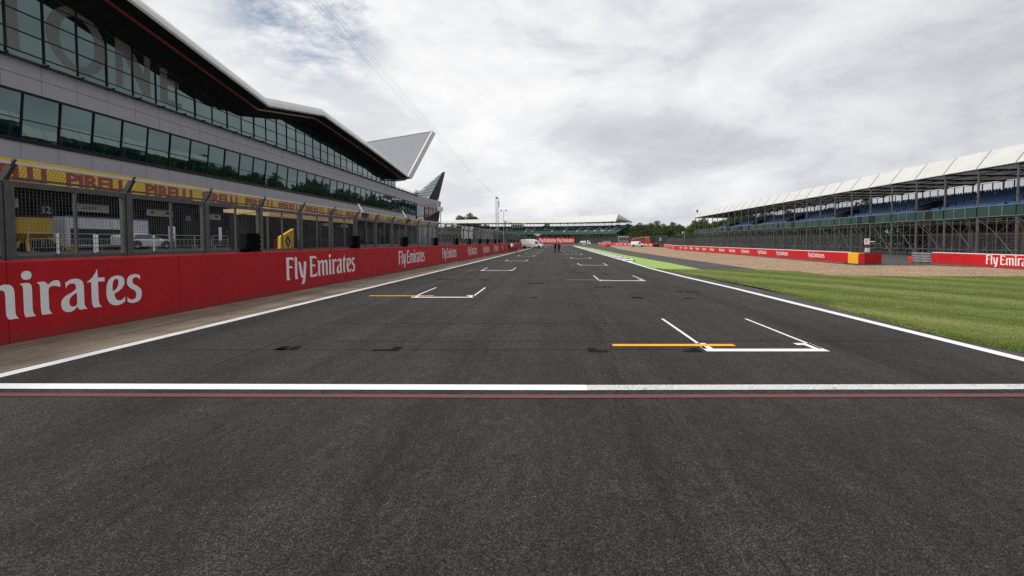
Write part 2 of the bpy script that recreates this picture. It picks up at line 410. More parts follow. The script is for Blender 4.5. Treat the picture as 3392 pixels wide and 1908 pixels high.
ORG = {}
_u = 'first second third fourth fifth sixth seventh eighth ninth tenth eleventh twelfth thirteenth fourteenth fifteenth sixteenth seventeenth eighteenth nineteenth twentieth'.split()
ORDL = _u + ['twenty-' + x for x in _u[:9]] + ['thirtieth'] + ['thirty-' + x for x in _u[:9]]
def tag(o, label=None, cat=None, group=None, kind=None):
    for k, v in (('label', label), ('category', cat), ('group', group), ('kind', kind)):
        if v: o[k] = v
    return o
def empty(name, loc=(0, 0, 0), label=None, cat=None, group=None):
    o = bpy.data.objects.new(name, None); col.objects.link(o); o.location = loc; o.empty_display_size = .3
    ORG[o.name] = Vector(loc)
    return tag(o, label, cat, group)
def copy_tree(o, parent=None):
    c = o.copy(); col.objects.link(c)
    if parent: c.parent = parent
    for ch in list(o.children): copy_tree(ch, c)
    return c
def structure(name, mb, mats, parent=None, **k):
    o = mb.build(name, mats, parent, **k)
    if not parent: o['kind'] = 'structure'
    return o

# ------------------------------------------------------------------ lettering
def tt(pts, n=4):
    """closed outline of on-curve (x, y) and off-curve (x, y, 0) points -> polyline"""
    out = []; P = []
    m = len(pts)
    for i in range(m):
        a, b = pts[i], pts[(i + 1) % m]
        P.append(a)
        if len(a) == 3 and len(b) == 3: P.append(((a[0] + b[0]) / 2, (a[1] + b[1]) / 2))
    k0 = next(i for i, p in enumerate(P) if len(p) == 2); P = P[k0:] + P[:k0]
    m = len(P); i = 0
    while i < m:
        p = P[i]; q = P[(i + 1) % m]
        out.append(p)
        if len(q) == 3:
            r = P[(i + 2) % m]
            for t in range(1, n):
                t /= n
                out.append(((1 - t) ** 2 * p[0] + 2 * t * (1 - t) * q[0] + t * t * r[0], (1 - t) ** 2 * p[1] + 2 * t * (1 - t) * q[1] + t * t * r[1]))
            i += 2
        else: i += 1
    if len(out) > 1 and abs(out[0][0] - out[-1][0]) + abs(out[0][1] - out[-1][1]) < 1e-6: out.pop()
    return out
GL = {
 'F': [[(0,1),(.36,1),(.5,1,0),(.55,.82),(.45,.9,0),(.32,.9),(.2,.9),(.2,.62),(.3,.62),(.4,.62,0),(.46,.5),(.38,.53,0),(.28,.53),(.2,.53),(.2,.2),(.2,.06,0),(.26,0),(.06,0),(.03,.06,0),(.03,.2),(.03,.85),(.03,.94,0)]],
 'l': [[(0,1),(.14,1),(.2,.97,0),(.2,.86),(.2,.2),(.2,.06,0),(.26,0),(.07,0),(.04,.06,0),(.04,.2),(.04,.88),(.04,.96,0)]],
 'y': [[(0,.77),(.13,.77),(.2,.76,0),(.22,.66),(.38,.1),(.44,.66),(.45,.74,0),(.43,.77),(.58,.77),(.64,.75,0),(.63,.62),(.54,0),(.5,-.2,0),(.42,-.26),(.22,-.26),(.32,-.18,0),(.36,0),(.2,.04,0),(.16,.2),(.06,.64),(.05,.74,0)]],
 'E': [[(0,1),(.42,1),(.56,1,0),(.6,.84),(.5,.9,0),(.38,.9),(.2,.9),(.2,.6),(.34,.6),(.46,.6,0),(.5,.48),(.42,.51,0),(.32,.51),(.2,.51),(.2,.11),(.4,.11),(.54,.11,0),(.62,.22),(.62,.06,0),(.56,0),(.1,0),(.04,0,0),(.04,.1),(.04,.86),(.04,.95,0)]],
 'm': [[(0,.77),(.1,.77),(.2,.77,0),(.22,.66),(.3,.78,0),(.4,.78),(.52,.78,0),(.55,.66),(.63,.78,0),(.74,.78),(.89,.78,0),(.89,.58),(.89,.18),(.89,.05,0),(.95,0),(.78,0),(.73,.05,0),(.73,.18),(.73,.54),(.73,.66,0),(.66,.66),(.56,.66,0),(.56,.5),(.56,.18),(.56,.05,0),(.62,0),(.45,0),(.4,.05,0),(.4,.18),(.4,.54),(.4,.66,0),(.33,.66),(.22,.64,0),(.22,.5),(.22,.18),(.22,.05,0),(.28,0),(.11,0),(.06,.05,0),(.06,.18),(.06,.64),(.06,.72,0)]],
 'i': [[(0,.77),(.12,.78),(.22,.78,0),(.22,.66),(.22,.18),(.22,.05,0),(.28,0),(.09,0),(.06,.05,0),(.06,.18),(.06,.66),(.06,.73,0)],
       [(.13,1.05),(.225,1.05,0),(.225,.95),(.225,.85,0),(.13,.85),(.035,.85,0),(.035,.95),(.035,1.05,0)]],
 'r': [[(0,.77),(.12,.78),(.2,.77,0),(.21,.68),(.28,.79,0),(.38,.79),(.46,.79,0),(.46,.68),(.46,.62),(.38,.66,0),(.3,.66),(.22,.66,0),(.22,.54),(.22,.18),(.22,.05,0),(.28,0),(.09,0),(.06,.05,0),(.06,.18),(.06,.66),(.06,.73,0)]],
 'a': [[(.1,.7),(.18,.79,0),(.3,.79),(.5,.79,0),(.5,.6),(.5,.18),(.5,.05,0),(.57,0),(.4,0),(.35,.03,0),(.34,.1),(.28,-.02,0),(.17,-.02),(0,-.02,0),(0,.2),(0,.36,0),(.2,.44),(.33,.5,0),(.33,.57),(.33,.68,0),(.24,.68),(.15,.68,0),(.11,.57)],
       'hole', [(.34,.44),(.34,.2),(.34,.1,0),(.26,.1),(.17,.1,0),(.17,.22),(.17,.36,0)]],
 't': [[(0,.67),(.16,.76,0),(.26,1.0),(.27,.77),(.43,.77),(.43,.66),(.27,.67),(.27,.2),(.27,.06,0),(.35,0),(.16,0),(.11,.05,0),(.11,.2),(.11,.67)]],
 'e': [[(.48,.2),(.48,.06),(.38,-.02,0),(.27,-.02),(0,-.02,0),(0,.36),(0,.79,0),(.27,.79),(.48,.79,0),(.48,.6),(.48,.42,0),(.2,.3),(.22,.1,0),(.34,.1),(.42,.1,0)],
       'hole', [(.17,.36),(.32,.46,0),(.32,.6),(.32,.7,0),(.26,.7),(.16,.7,0),(.16,.46)]],
 's': [[(.4,.62),(.4,.74),(.33,.79,0),(.24,.79),(.03,.79,0),(.03,.58),(.03,.45,0),(.18,.37),(.28,.32,0),(.28,.2),(.28,.08,0),(.17,.08),(.08,.08,0),(.03,.18),(.03,.04),(.1,-.02,0),(.2,-.02),(.44,-.02,0),(.44,.24),(.44,.38,0),(.28,.47),(.18,.52,0),(.18,.6),(.18,.7,0),(.27,.7),(.35,.7,0)]],
}
def fill(contours):
    polys = [[Vector((x, y, 0)) for x, y in c] for c in contours]
    tris = tessellate_polygon(polys)
    return [(p.x, p.y) for c in polys for p in c], [tuple(t) for t in tris]
_ph = None
def phrase():
    """'Fly Emirates' in 2D, unit cap height, width PW"""
    global _ph
    if _ph: return _ph
    mb = MB()
    for ch, x in zip('FlyEmirates', (0, .57, .83, 1.71, 2.35, 3.33, 3.64, 4.1, 4.66, 5.12, 5.63)):
        g = GL[ch]
        groups = [[tt(g[0]), tt(g[2])]] if 'hole' in g else [[tt(c)] for c in g]
        for gr in groups:
            v, f = fill([[(a + x, b) for a, b in c] for c in gr]); mb.add(v, f)
    _ph = mb; return mb
PW = 6.07
def place_phrase(name, p0, p1, cap, base_z, off, matname, parent, text=None):
    """letters painted on a wall from ground point p0 (left end) to p1, off = vector out of the wall"""
    src = text or phrase(); w = PW if text is None else max(v[0] for v in text.v)
    p0 = Vector((p0[0], p0[1], 0)); d = Vector((p1[0], p1[1], 0)) - p0
    mb = MB(); of = Vector(off)
    mb.add([p0 + d * (v[0] / w) + Vector((0, 0, base_z + v[1] * cap)) + of for v in src.v], src.f)
    return mb.build(name, matname, parent)
def font_mesh(s, offset=0.0, spacing=1.0):
    cu = bpy.data.curves.new('t', 'FONT'); cu.body = s; cu.offset = offset; cu.space_character = spacing; cu.resolution_u = 3
    o = bpy.data.objects.new('t', cu); col.objects.link(o)
    dg = bpy.context.evaluated_depsgraph_get(); me = bpy.data.meshes.new_from_object(o.evaluated_get(dg))
    mb = MB(); k = 1 / .73
    mb.add([(v.co.x * k, v.co.y * k, 0) for v in me.vertices], [tuple(p.vertices) for p in me.polygons])
    bpy.data.objects.remove(o); bpy.data.curves.remove(cu); bpy.data.meshes.remove(me)
    x0 = min(v[0] for v in mb.v); mb.v = [(v[0] - x0, v[1], 0) for v in mb.v]
    return mb
# ------------------------------------------------------------------ helpers on the survey
def proj_u(X, Y, z=.6):
    d = Vector((X, Y, z)) - O
    dep = d.y * math.cos(TH) - d.z * math.sin(TH)
    return CX + F * d.x / dep
def on_line(p0, p1, u):
    """point of the ground segment p0-p1 (extended) seen at photo column u"""
    lo, hi = -.2, 1.2
    if min(p0[1], p1[1]) < 20: lo = (3 - p0[1]) / (p1[1] - p0[1]) if p1[1] > p0[1] else lo
    f = lambda t: proj_u(p0[0] + (p1[0] - p0[0]) * t, p0[1] + (p1[1] - p0[1]) * t) - u
    s = 1 if f(hi) > f(lo) else -1
    for _ in range(50):
        m = (lo + hi) / 2
        if f(m) * s > 0: hi = m
        else: lo = m
    return (p0[0] + (p1[0] - p0[0]) * lo, p0[1] + (p1[1] - p0[1]) * lo)

def sheet(name, pts, z, m, parent=None):
    mb = MB(); mb.poly([(p[0], p[1], z) for p in pts]); return structure(name, mb, m, parent)
def strip(tab_a, tab_b, ys, z):
    mb = MB()
    for a, b in zip(ys, ys[1:]):
        mb.quad((lerp_tab(tab_a, a), a, z), (lerp_tab(tab_b, a), a, z), (lerp_tab(tab_b, b), b, z), (lerp_tab(tab_a, b), b, z))
    return mb
YS = [-8, -2, 3, 6, 9, 12, 16, 21, 28, 36, 50, 65, 80, 100, 120, 150, 175, 200]
LEFT = [(-8, -9.05), (7.5, -8.58), (28.4, -7.85), (60, -6.95), (118, -5.6), (200, -4.6)]
RIGHT = [(-8, 8.7), (8.5, 8.42), (15, 8.3), (21, 8.22), (28, 7.9), (36, 7.75), (50, 8.0), (80, 8.3), (120, 8.7), (200, 9.9)]
off = lambda tab, d: [(y, x + d) for y, x in tab]
def xw(y): return -11.05 + .038 * (y - 9.67)

# ------------------------------------------------------------------ ground
sheet('ground', [(-900, -60), (900, -60), (900, 1500), (-900, 1500)], -.09, 'ground_dirt')
tr = structure('track', strip(LEFT, RIGHT, YS, 0), 'track_asphalt')
WALLT = [(-8, xw(-8)), (86, xw(86)), (200, -6.9)]
structure('apron', strip(WALLT, LEFT, YS, -.004), 'apron_concrete')
sheet('runoff', [G(1651, 676)[:2], (8.2, 40), (8.2, 80), (8.6, 140), (-4.7, 200), (-8, 215), (-14, 335), (45, 335)] +
      [G(u, v)[:2] for u, v in ((1503, 615), (1536, 619.7), (1558.6, 626.8), (1607, 634.8), (1660, 642.7), (1704.5, 648.9), (1746.6, 654.6), (1899, 676))] + [G(1912, 681)[:2]], -.02, 'runoff_asphalt')
GR_TOP = [(1912, 678.8), (2007.6, 683), (2093, 693.5), (2300, 695.2), (2576, 695)]
grass_low = [(1651.6, 676.9), (1717.8, 689), (1919, 726), (2137, 785.5), (2254.6, 818), (2388.8, 852), (2576, 888.7)]
gp = [G(u, v)[:2] for u, v in grass_low]
gp = gp + [(9.0, 5), (9.2, -8), (70, -8), (70, 28.2)] + [G(u, v)[:2] for u, v in reversed(GR_TOP)] + [G(1765.5, 677.7)[:2]]
sheet('lawn', gp, .012, 'grass')
gv = [G(u, v)[:2] for u, v in ((1503, 615), (1536, 619.7), (1558.6, 626.8), (1607, 634.8), (1660, 642.7), (1704.5, 648.9), (1746.6, 654.6), (1899, 676))]
gv += [G(u, v + 3)[:2] for u, v in GR_TOP] + [(70, 26), (70, 34), (37, 34), G(2343, 667)[:2], G(2154, 667)[:2], G(2123, 664)[:2], G(1810, 637)[:2], (29.6, 111), (37, 154), (37, 172), (28, 281)]
sheet('gravel_trap', gv, -.03, 'gravel')
sheet('service_road', [(70, 33.5), (34.3, 33.5), G(2343, 666)[:2], G(2154, 666)[:2], G(2123, 663.5)[:2], (28.3, 60), (28.8, 111), (37, 154), (37, 172), (28, 281), (30, 335), (200, 335), (200, 33.5)], -.045, 'tarmac_strip')
sheet('track_edge', [(lerp_tab(RIGHT, y) + .1, y) for y in (-8, 5, 8.5, 15, 21, 28, 36.5)] + [(x + .7, y) for x, y in ((7.75, 36.5), (8, 28), (8.5, 21), (8.6, 15), (9, 8.5), (9.4, -8))], .004, 'tarmac_strip')

# painted markings, parts of the track
def line(name, tab, w, m, z=.008, ys=YS): return strip(off(tab, -w / 2), off(tab, w / 2), ys, z).build(name, m, tr)
line('edge_line', LEFT, .25, 'white_paint'); line('edge_line', RIGHT, .27, 'white_paint')
X_SPLIT = (1477 - CX) / F * 6.8
def bar(mb, x0, y0, x1, y1, w, z):  # flat bar along a segment
    d = Vector((x1 - x0, y1 - y0, 0)).normalized(); n = Vector((-d.y, d.x, 0)) * (w / 2)
    a = Vector((x0, y0, z)); b = Vector((x1, y1, z)); mb.quad(a - n, b - n, b + n, a + n)
m = MB(); bar(m, -8.9, 6.85, X_SPLIT, 6.77, .25, .008); m.build('start_line', 'fresh_white_paint', tr)
m = MB(); bar(m, X_SPLIT, 6.77, 8.9, 6.83, .24, .008); m.build('start_line', 'worn_white_paint', tr)
m = MB(); bar(m, -8.6, 6.47, 0, 6.38, .14, .008); bar(m, 0, 6.38, 8.7, 6.45, .14, .008); m.build('timing_line', 'faded_red_paint', tr)
def grid_box(xl, xr, y, k, first):
    mb = MB(); w = .22 if k == 0 else .24; z = .009; L = 3.7
    bar(mb, xl, y, xr, y, w, z)
    bar(mb, xl + .05, y + w / 2, xl + .05, y + L, .07, z); bar(mb, xr - .05, y + w / 2, xr - .05, y + L, .07, z)
    mb.quad((xl, y + w / 2, z), (xl + .2, y + w / 2, z), (xl + .2, y + .62, z), (xl, y + .62, z))
    mb.quad((xr - .2, y + w / 2, z), (xr, y + w / 2, z), (xr, y + .62, z), (xr - .2, y + .62, z))
    mb.quad((xr - .34, y + .44, z + .001), (xr - .2, y + .44, z + .001), (xr - .2, y + .62, z + .001), (xr - .34, y + .62, z + .001))
    mb.build('grid_box', 'white_paint', tr)
    if k < 5:
        mb = MB(); bar(mb, xl - 1.73, y + .42, xl + .73, y + .42, .19, .013); mb.build('grid_line', 'orange_paint' if k == 0 else 'worn_orange_paint', tr)
for k in range(14):
    y = 9.12 + 16.05 * k; xl, xr = ((3.0, 5.35), (2.62, 5.1))[k > 0]
    grid_box(xl, xr, y, k, k == 0)
    y = 17.75 + 16.05 * k; c = -4.0 + .0155 * (y - 17.75)
    grid_box(c - 1.16, c + 1.16, y, k, k == 0)
# painted-out old markings
def patch(u, v, w=.42, flip=1, stem=1):
    p = G(u, v); mb = MB(); z = .005; s = p.y / 9.2
    w = w
    hh = .07 * max(1, p.y / 16); mb.quad((p.x, p.y - hh, z), (p.x + w * flip, p.y - hh, z), (p.x + w * flip, p.y + hh, z), (p.x, p.y + hh, z))
    if stem: mb.quad((p.x, p.y + hh, z), (p.x + .17 * flip, p.y + hh, z), (p.x + .17 * flip, p.y + hh + .2, z), (p.x, p.y + hh + .2, z))
    mb.build('painted_out_mark', 'black_patch', tr)
for a in ((744, 879, .36, -1), (690, 879, .2, 1), (1003, 881, .5, -1), (1479, 884, .38, 1), (1765, 884, .34, -1), (1366, 713, .5, -1), (1330, 713.5, .5, 1), (1618, 750, .55, -1), (1592, 748.5, .4, 1), (1757, 735.5, .5, -1), (1706, 734, .5, 1),
          (1540, 722, .5, -1), (1496, 722.5, .5, 1), (1352, 749.5, .4, -1), (1163, 749, .5, 1), (1100, 703, .8, 1), (1205, 704, .6, 1), (1415, 689, .6, -1), (1440, 686, .7, 1), (1300, 672, .9, 1), (1410, 664, 1.2, 1), (1520, 690, .6, 1), (1726, 751, .3, 1), (1405, 704, .4, 1)):
    patch(*a)
for y, x0, x1 in ((9.95, -4.5, 8), (9.15, -7.6, 2.9), (12.1, -6, 3)):
    mb = MB(); bar(mb, x0, y, x1, y + .05, .03, .0045); mb.build('tar_seam', 'faint_seam', tr)
for x0, y0, x1, y1 in ((-2.6, 9, -2.2, 60), (3.6, 12, 3.5, 90), (-5.7, 8, -5.0, 40)):
    mb = MB(); bar(mb, x0, y0, x1, y1, .035, .004); mb.build('tar_seam', 'faint_seam', tr)
# rubber laid down by starts from the grid boxes and along the racing line
rk = random.Random(5)
for k in range(5):
    for xc, y in ((3.9, 9.12 + 16.05 * k), (-4.0 + .0155 * 16 * k, 17.75 + 16.05 * k)):
        for s in (-.78, .78):
            x = xc + s; y0 = y + rk.uniform(-.6, .4); y1 = y0 + rk.uniform(9, 18); mb = MB()
            bar(mb, x, y0, x + rk.uniform(-.25, .25), y1, .34, .0056); mb.build('tyre_mark', 'rubber_mark', tr)
for x0, x1, y0, y1, w_ in ((-1.3, -.9, -6, 70, .9), (1.4, 1.2, -6, 90, 1.1), (-5.4, -4.2, 2, 60, .7), (6.2, 5.4, -4, 60, .8), (-3.1, -4.6, -6, 30, .5), (.2, 2.6, -6, 34, .4)):
    mb = MB(); bar(mb, x0, y0, x1, y1, w_, .0026); mb.build('tyre_mark', 'rubber_mark', tr)
# kerb and green paint beyond the right edge line
mb = MB()
ky = [47.5]
while ky[-1] < 205: ky.append(ky[-1] + 2.35)
for i, (a, b) in enumerate(zip(ky, ky[1:])):
    xa, xb = lerp_tab(RIGHT, a) + .14, lerp_tab(RIGHT, b) + .14
    ta = min(1.2, .2 + (a - 47.5) * .2); tb = min(1.2, .2 + (b - 47.5) * .2)
    mb.add([(xa, a, .012), (xa + ta, a, .05), (xb + tb, b, .05), (xb, b, .012), (xa + ta, a, -.02), (xb + tb, b, -.02)], [(0, 1, 2, 3), (1, 4, 5, 2)], i % 2)
structure('kerb', mb, ['fresh_white_paint', 'black_paint'])
gy = [y for y in ky if y > 49]
green = [G(1651.6, 676.6)[:2], (8.02, 47)] + [(lerp_tab(RIGHT, y) + 1.1, y) for y in gy] + [G(u, v)[:2] for u, v in ((1446.8, 617.6), (1489.8, 624.5), (1520, 630.6), (1579, 643), (1689.5, 662.5), (1765.5, 677.9))]
sheet('green_strip', green, .004, 'green_paint')
# short grass blades standing up out of the lawn, thickest along its cut edge
def in_poly(x, y, P):
    c = np.zeros(len(x), bool); j = len(P) - 1
    for i in range(len(P)):
        xi, yi = P[i]; xj, yj = P[j]
        c ^= ((yi > y) != (yj > y)) & (x < (xj - xi) * (y - yi) / (yj - yi + 1e-12) + xi); j = i
    return c
n = 300000
bx = rng.uniform(7.8, 33, n); by = 6.5 + rng.random(n) ** 1.4 * 31
k = in_poly(bx, by, gp); bx = bx[k]; by = by[k]
ex = np.interp(by, [p[1] for p in reversed(gp[:7])], [p[0] for p in reversed(gp[:7])])
k = (rng.random(len(bx)) < np.where(bx - ex < .6, 1, .55)); bx = bx[k]; by = by[k]; ex = ex[k]
n = len(bx); a = rng.uniform(0, 2 * np.pi, n); h = rng.uniform(.01, .026, n) * np.where(bx - ex < .3, 2.6, 1); w = rng.uniform(.008, .016, n)
lx = rng.normal(0, .02, n); ly = rng.normal(0, .02, n)
V = np.zeros((n, 3, 3)); V[:, 0] = np.c_[bx - np.cos(a) * w, by - np.sin(a) * w, np.full(n, .008)]; V[:, 1] = np.c_[bx + np.cos(a) * w, by + np.sin(a) * w, np.full(n, .008)]; V[:, 2] = np.c_[bx + lx, by + ly, .012 + h]
def tri_mesh(name, V, m, corners=3):
    me = bpy.data.meshes.new(name); nf = len(V)
    me.vertices.add(nf * corners); me.vertices.foreach_set('co', V.reshape(-1))
    me.loops.add(nf * corners); me.loops.foreach_set('vertex_index', np.arange(nf * corners))
    me.polygons.add(nf); me.polygons.foreach_set('loop_start', np.arange(nf) * corners); me.polygons.foreach_set('loop_total', np.full(nf, corners))
    me.materials.append(MATS[m]); me.update(calc_edges=True); me.validate(); return me
o = bpy.data.objects.new('grass', tri_mesh('grass', V, 'grass')); col.objects.link(o); o['kind'] = 'stuff'

# ------------------------------------------------------------------ pit lane (raised behind the wall)
ZP = 1.45
mb = MB()
ys = [-8, 84.5]; WT = .5
mb.hexa([(-90, -8, 0), (xw(-8) - WT, -8, 0), (xw(86) - WT, 86, 0), (-90, 86, 0), (-90, -8, ZP), (xw(-8) - WT, -8, ZP), (xw(86) - WT, 86, ZP), (-90, 86, ZP)])
mb.hexa([(-90, 86, 0), (xw(86) - WT, 86, 0), (-8.5, 152, 0), (-90, 230, 0), (-90, 86, ZP), (xw(86) - WT, 86, ZP), (-8.5, 152, ZP), (-90, 230, ZP)])
structure('pit_lane', mb, 'pit_asphalt')
mb = MB(); mb.quad((-14.8, -8, ZP + .005), (-13.2, -8, ZP + .005), (-10.2, 110, ZP + .005), (-12.5, 110, ZP + .005)); structure('grass_verge', mb, 'grass')

# ------------------------------------------------------------------ pit wall
HW = 1.7
pw = empty('pit_wall', (xw(40), 40, 0), 'long red painted pit wall with white airline slogans below the debris fence', 'wall')
ys = np.arange(-7.5, 86, 4.3)
for a in ys:
    b = min(a + 4.286, 85.3); mb = MB()
    A, B = xw(a), xw(b); ch = .035
    mb.loft([[(A - WT, a, 0), (A, a, 0), (A, a, HW - ch), (A - ch, a, HW), (A - WT, a, HW)], [(B - WT, b, 0), (B, b, 0), (B, b, HW - ch), (B - ch, b, HW), (B - WT, b, HW)]])
    mb.build('wall_panel', 'red_wall', pw)
L0, L1 = (xw(0), 0), (xw(86), 86)
nrm = (.004, 0, 0)
for u0, u1 in ((None, 357), (720, 893), (1003, 1068), (1113, 1148.5), (1177.5, 1200), (1216, 1231), (1242.5, 1253.5), (1262, 1266)):
    p1 = on_line(L0, L1, u1)
    p0 = on_line(L0, L1, u0) if u0 else (xw(p1[1] - 6.3), p1[1] - 6.3)
    if u0 == 1262: p0 = (xw(83), 83); p1 = (xw(84.9), 84.9)
    place_phrase('slogan', p0, p1, .93 if u0 != 1262 else .9, .50, nrm, 'white_car', pw)
pw2 = empty('pit_wall', (-8, 110, 0), 'second length of red pit wall starting behind the standing group of four', 'wall')
q0, q1 = (-8.05, 87.6), (-7.45, 152)
for i in range(15):
    a, b = i / 15, (i + .998) / 15; mb = MB()
    A = [q0[0] + (q1[0] - q0[0]) * a, q0[1] + (q1[1] - q0[1]) * a]; B = [q0[0] + (q1[0] - q0[0]) * b, q0[1] + (q1[1] - q0[1]) * b]
    mb.hexa([(A[0] - WT, A[1], 0), (A[0], A[1], 0), (B[0], B[1], 0), (B[0] - WT, B[1], 0), (A[0] - WT, A[1], HW), (A[0], A[1], HW), (B[0], B[1], HW), (B[0] - WT, B[1], HW)])
    mb.build('wall_panel', 'red_wall', pw2)
for t in (.30,):
    d = Vector((q1[0] - q0[0], q1[1] - q0[1], 0)).normalized()
    p0 = (q0[0] + (q1[0] - q0[0]) * t, q0[1] + (q1[1] - q0[1]) * t); place_phrase('slogan', p0, (p0[0] + d.x * 6.3, p0[1] + d.y * 6.3), .9, .5, nrm, 'white_car', pw2)
mb = MB(); mb.hexa([(-8.65, 85.6, 0), (-8.05, 85.6, 0), (-8.05, 87.5, 0), (-8.65, 87.5, 0), (-8.65, 85.6, 1.6), (-8.05, 85.6, 1.6), (-8.05, 87.5, 1.6), (-8.65, 87.5, 1.6)])
mb.build('wall_end', 'sunlit_red_wall', pw2)

# ------------------------------------------------------------------ debris fence on the pit wall
def wire_grid(w, h, step, t):
    mb = MB(); n = int(round(w / step)); k = int(round(h / step))
    for i in range(1, n): mb.beam((0, w * i / n, 0), (0, w * i / n, h), t, mi=0, caps=False)
    for i in range(1, k): mb.beam((0, 0, h * i / k), (0, w, h * i / k), t, mi=0, caps=False)
    return mb
PITCH = 2.72
def fence_run(label, y0, y1, xf, near_mesh, lean=.2):
    f = empty('debris_fence', (xf((y0 + y1) / 2), (y0 + y1) / 2, HW), label, 'fence')
    h = 1.66; zb = HW + .004
    fine = wire_grid(PITCH - .34, h - .2, .075, .0048); up = wire_grid(PITCH - .34, .34, .075, .0048)
    fo = Vector((0, 0, 0))
    me = {}
    n = int((y1 - y0) / PITCH)
    ang = math.atan2(xf(y0 + 1) - xf(y0), 1)
    for i in range(n + 1):
        y = y0 + PITCH * i; x = xf(y)
        mb = MB()
        mb.box((x - .06, y - .055, zb), (x + .06, y + .055, zb + h + .06))
        mb.box((x - .045, y - .15, zb + .02), (x + .045, y - .07, zb + h)); mb.box((x - .045, y + .07, zb + .02), (x + .045, y + .15, zb + h))
        mb.build('post', 'steel', f)
        mb = MB(); mb.beam((x, y, zb + h + .03), (x + lean, y, zb + h + .36), .085, .12); mb.beam((x + lean - .02, y, zb + h + .33), (x + lean + .06, y, zb + h + .43), .045, .045)
        mb.build('post_arm', 'steel_dark', f)
        if i == n: continue
        yb = y + PITCH; xb = xf(yb)
        mb = MB()
        mb.beam((x, y + .15, zb + .05), (xb, yb - .15, zb + .05), .07, .09); mb.beam((x, y + .15, zb + h - .06), (xb, yb - .15, zb + h - .06), .08, .12)
        ym = y + PITCH * .52; mb.beam((xf(ym), ym, zb + .09), (xf(ym), ym, zb + h - .1), .05, .05)
        mb.beam((x + .03, y + .1, zb + h + .06), (xb + .03, yb - .1, zb + h + .06), .05, .05)
        mb.build('panel_frame', 'steel', f)
        mb = MB(); mb.beam((x + lean, y + .05, zb + h + .35), (xb + lean, yb - .05, zb + h + .35), .055, .055); mb.build('top_rail', 'rail_light', f)
        for nm, src, M in (('wire_panel', fine, Matrix.Translation((x, y + .17, zb + .1)) @ Matrix.Rotation(-ang, 4, 'Z')),
                       ('arm_wire_panel', up, Matrix.Translation((x + .02, y + .17, zb + h + .08)) @ Matrix.Rotation(-ang, 4, 'Z') @ Matrix.Rotation(math.atan2(lean, .30), 4, 'Y'))):
            if nm not in me:
                o = MB().merge(src).build(nm, near_mesh); me[nm] = o.data; o.parent = f
            else:
                o = bpy.data.objects.new(nm, me[nm]); col.objects.link(o); o.parent = f
            o.matrix_local = Matrix.Translation(-ORG[f.name]) @ M
    return f
fence_run('tall grey wire debris fence standing on the long red pit wall', 9.9 - 2 * PITCH, 85, lambda y: xw(y) - .22, 'wire_mesh')
fence_run('further run of wire debris fence on the second length of pit wall', 88.2, 152, lambda y: q0[0] + (q1[0] - q0[0]) * (y - q0[1]) / (q1[1] - q0[1]) - .22, 'wire_mesh')

# black light boxes on the wall top
def make_light_box():
    r = empty('light_box')
    mb = MB(); mb.bevbox((-.25, -.22, .02), (.27, .22, .68), .02); mb.build('housing', 'black_box', r)
    for z in (.1, .28, .46, .62): mb = MB(); mb.tube((.272, .16, z), (.28, .16, z), .022, 6); mb.build('bolt', 'galvanised', r)
    mb = MB(); mb.box((-.2, -.62, 0), (.1, -.22, .1)); mb.beam((-.05, -.6, .06), (-.05, -.2, .3), .04); mb.build('bracket', 'black_box', r)
    return r
lb = make_light_box(); lb_us = [649, 903, 1025, 1101, 1152.5, 1184, 1210.5, 1229, 1248, 1258.5]
desc = ['beside the yellow diamond sign', 'third post past the cream canopy', 'opposite the second slogan', 'below the tall pole with a grey box', 'below the white sign board', 'fifth slogan', 'above the small fifth slogan', 'farther along past the fifth slogan', 'above the last small slogans', 'nearest the end of the long wall']
ordn = ['nearest', 'second', 'third', 'fourth', 'fifth', 'sixth', 'seventh', 'eighth', 'ninth', 'tenth']
for i, u in enumerate(lb_us):
    o = lb if i == 0 else copy_tree(lb)
    p = on_line(L0, L1, u); o.location = (p[0] - .25, p[1], HW + .005)
    tag(o, f'black box-shaped light unit on the long red pit wall, {ordn[i]} from the camera', 'light unit', 'black light boxes along the pit wall top')
for i, u in enumerate((1281, 1288, 1295, 1303)):
    o = copy_tree(lb); p = on_line(q0, q1, u); o.location = (p[0] - .25, p[1], HW + .005)
    tag(o, f'small distant black light unit on the second pit wall, {ORDL[i]} from the left', 'light unit', 'black light boxes along the pit wall top')
# cable box at the left edge
r = empty('cable_box', (xw(9.6) - .75, 9.45, 1.65), 'white electrical box with a thick black hose behind the fence at far left', 'box')
mb = MB(); mb.bevbox((-11.9, 9.2, 1.58), (-11.6, 9.62, 1.78), .02); mb.build('case', 'lamp_white', r)
mb = MB(); mb.path([(-11.75, 9.62, 1.7), (-11.7, 9.8, 1.78), (-11.72, 9.86, 1.95), (-11.8, 9.75, 2.1), (-11.9, 9.5, 2.17), (-12, 9.2, 2.15), (-12.1, 8.9, 2.1)], .03, 8); mb.build('hose', 'black_rubber', r)
mb = MB(); mb.box((-11.58, 9.4, 1.65), (-11.595, 9.55, 1.72)); mb.build('label_plate', 'car_black', r)
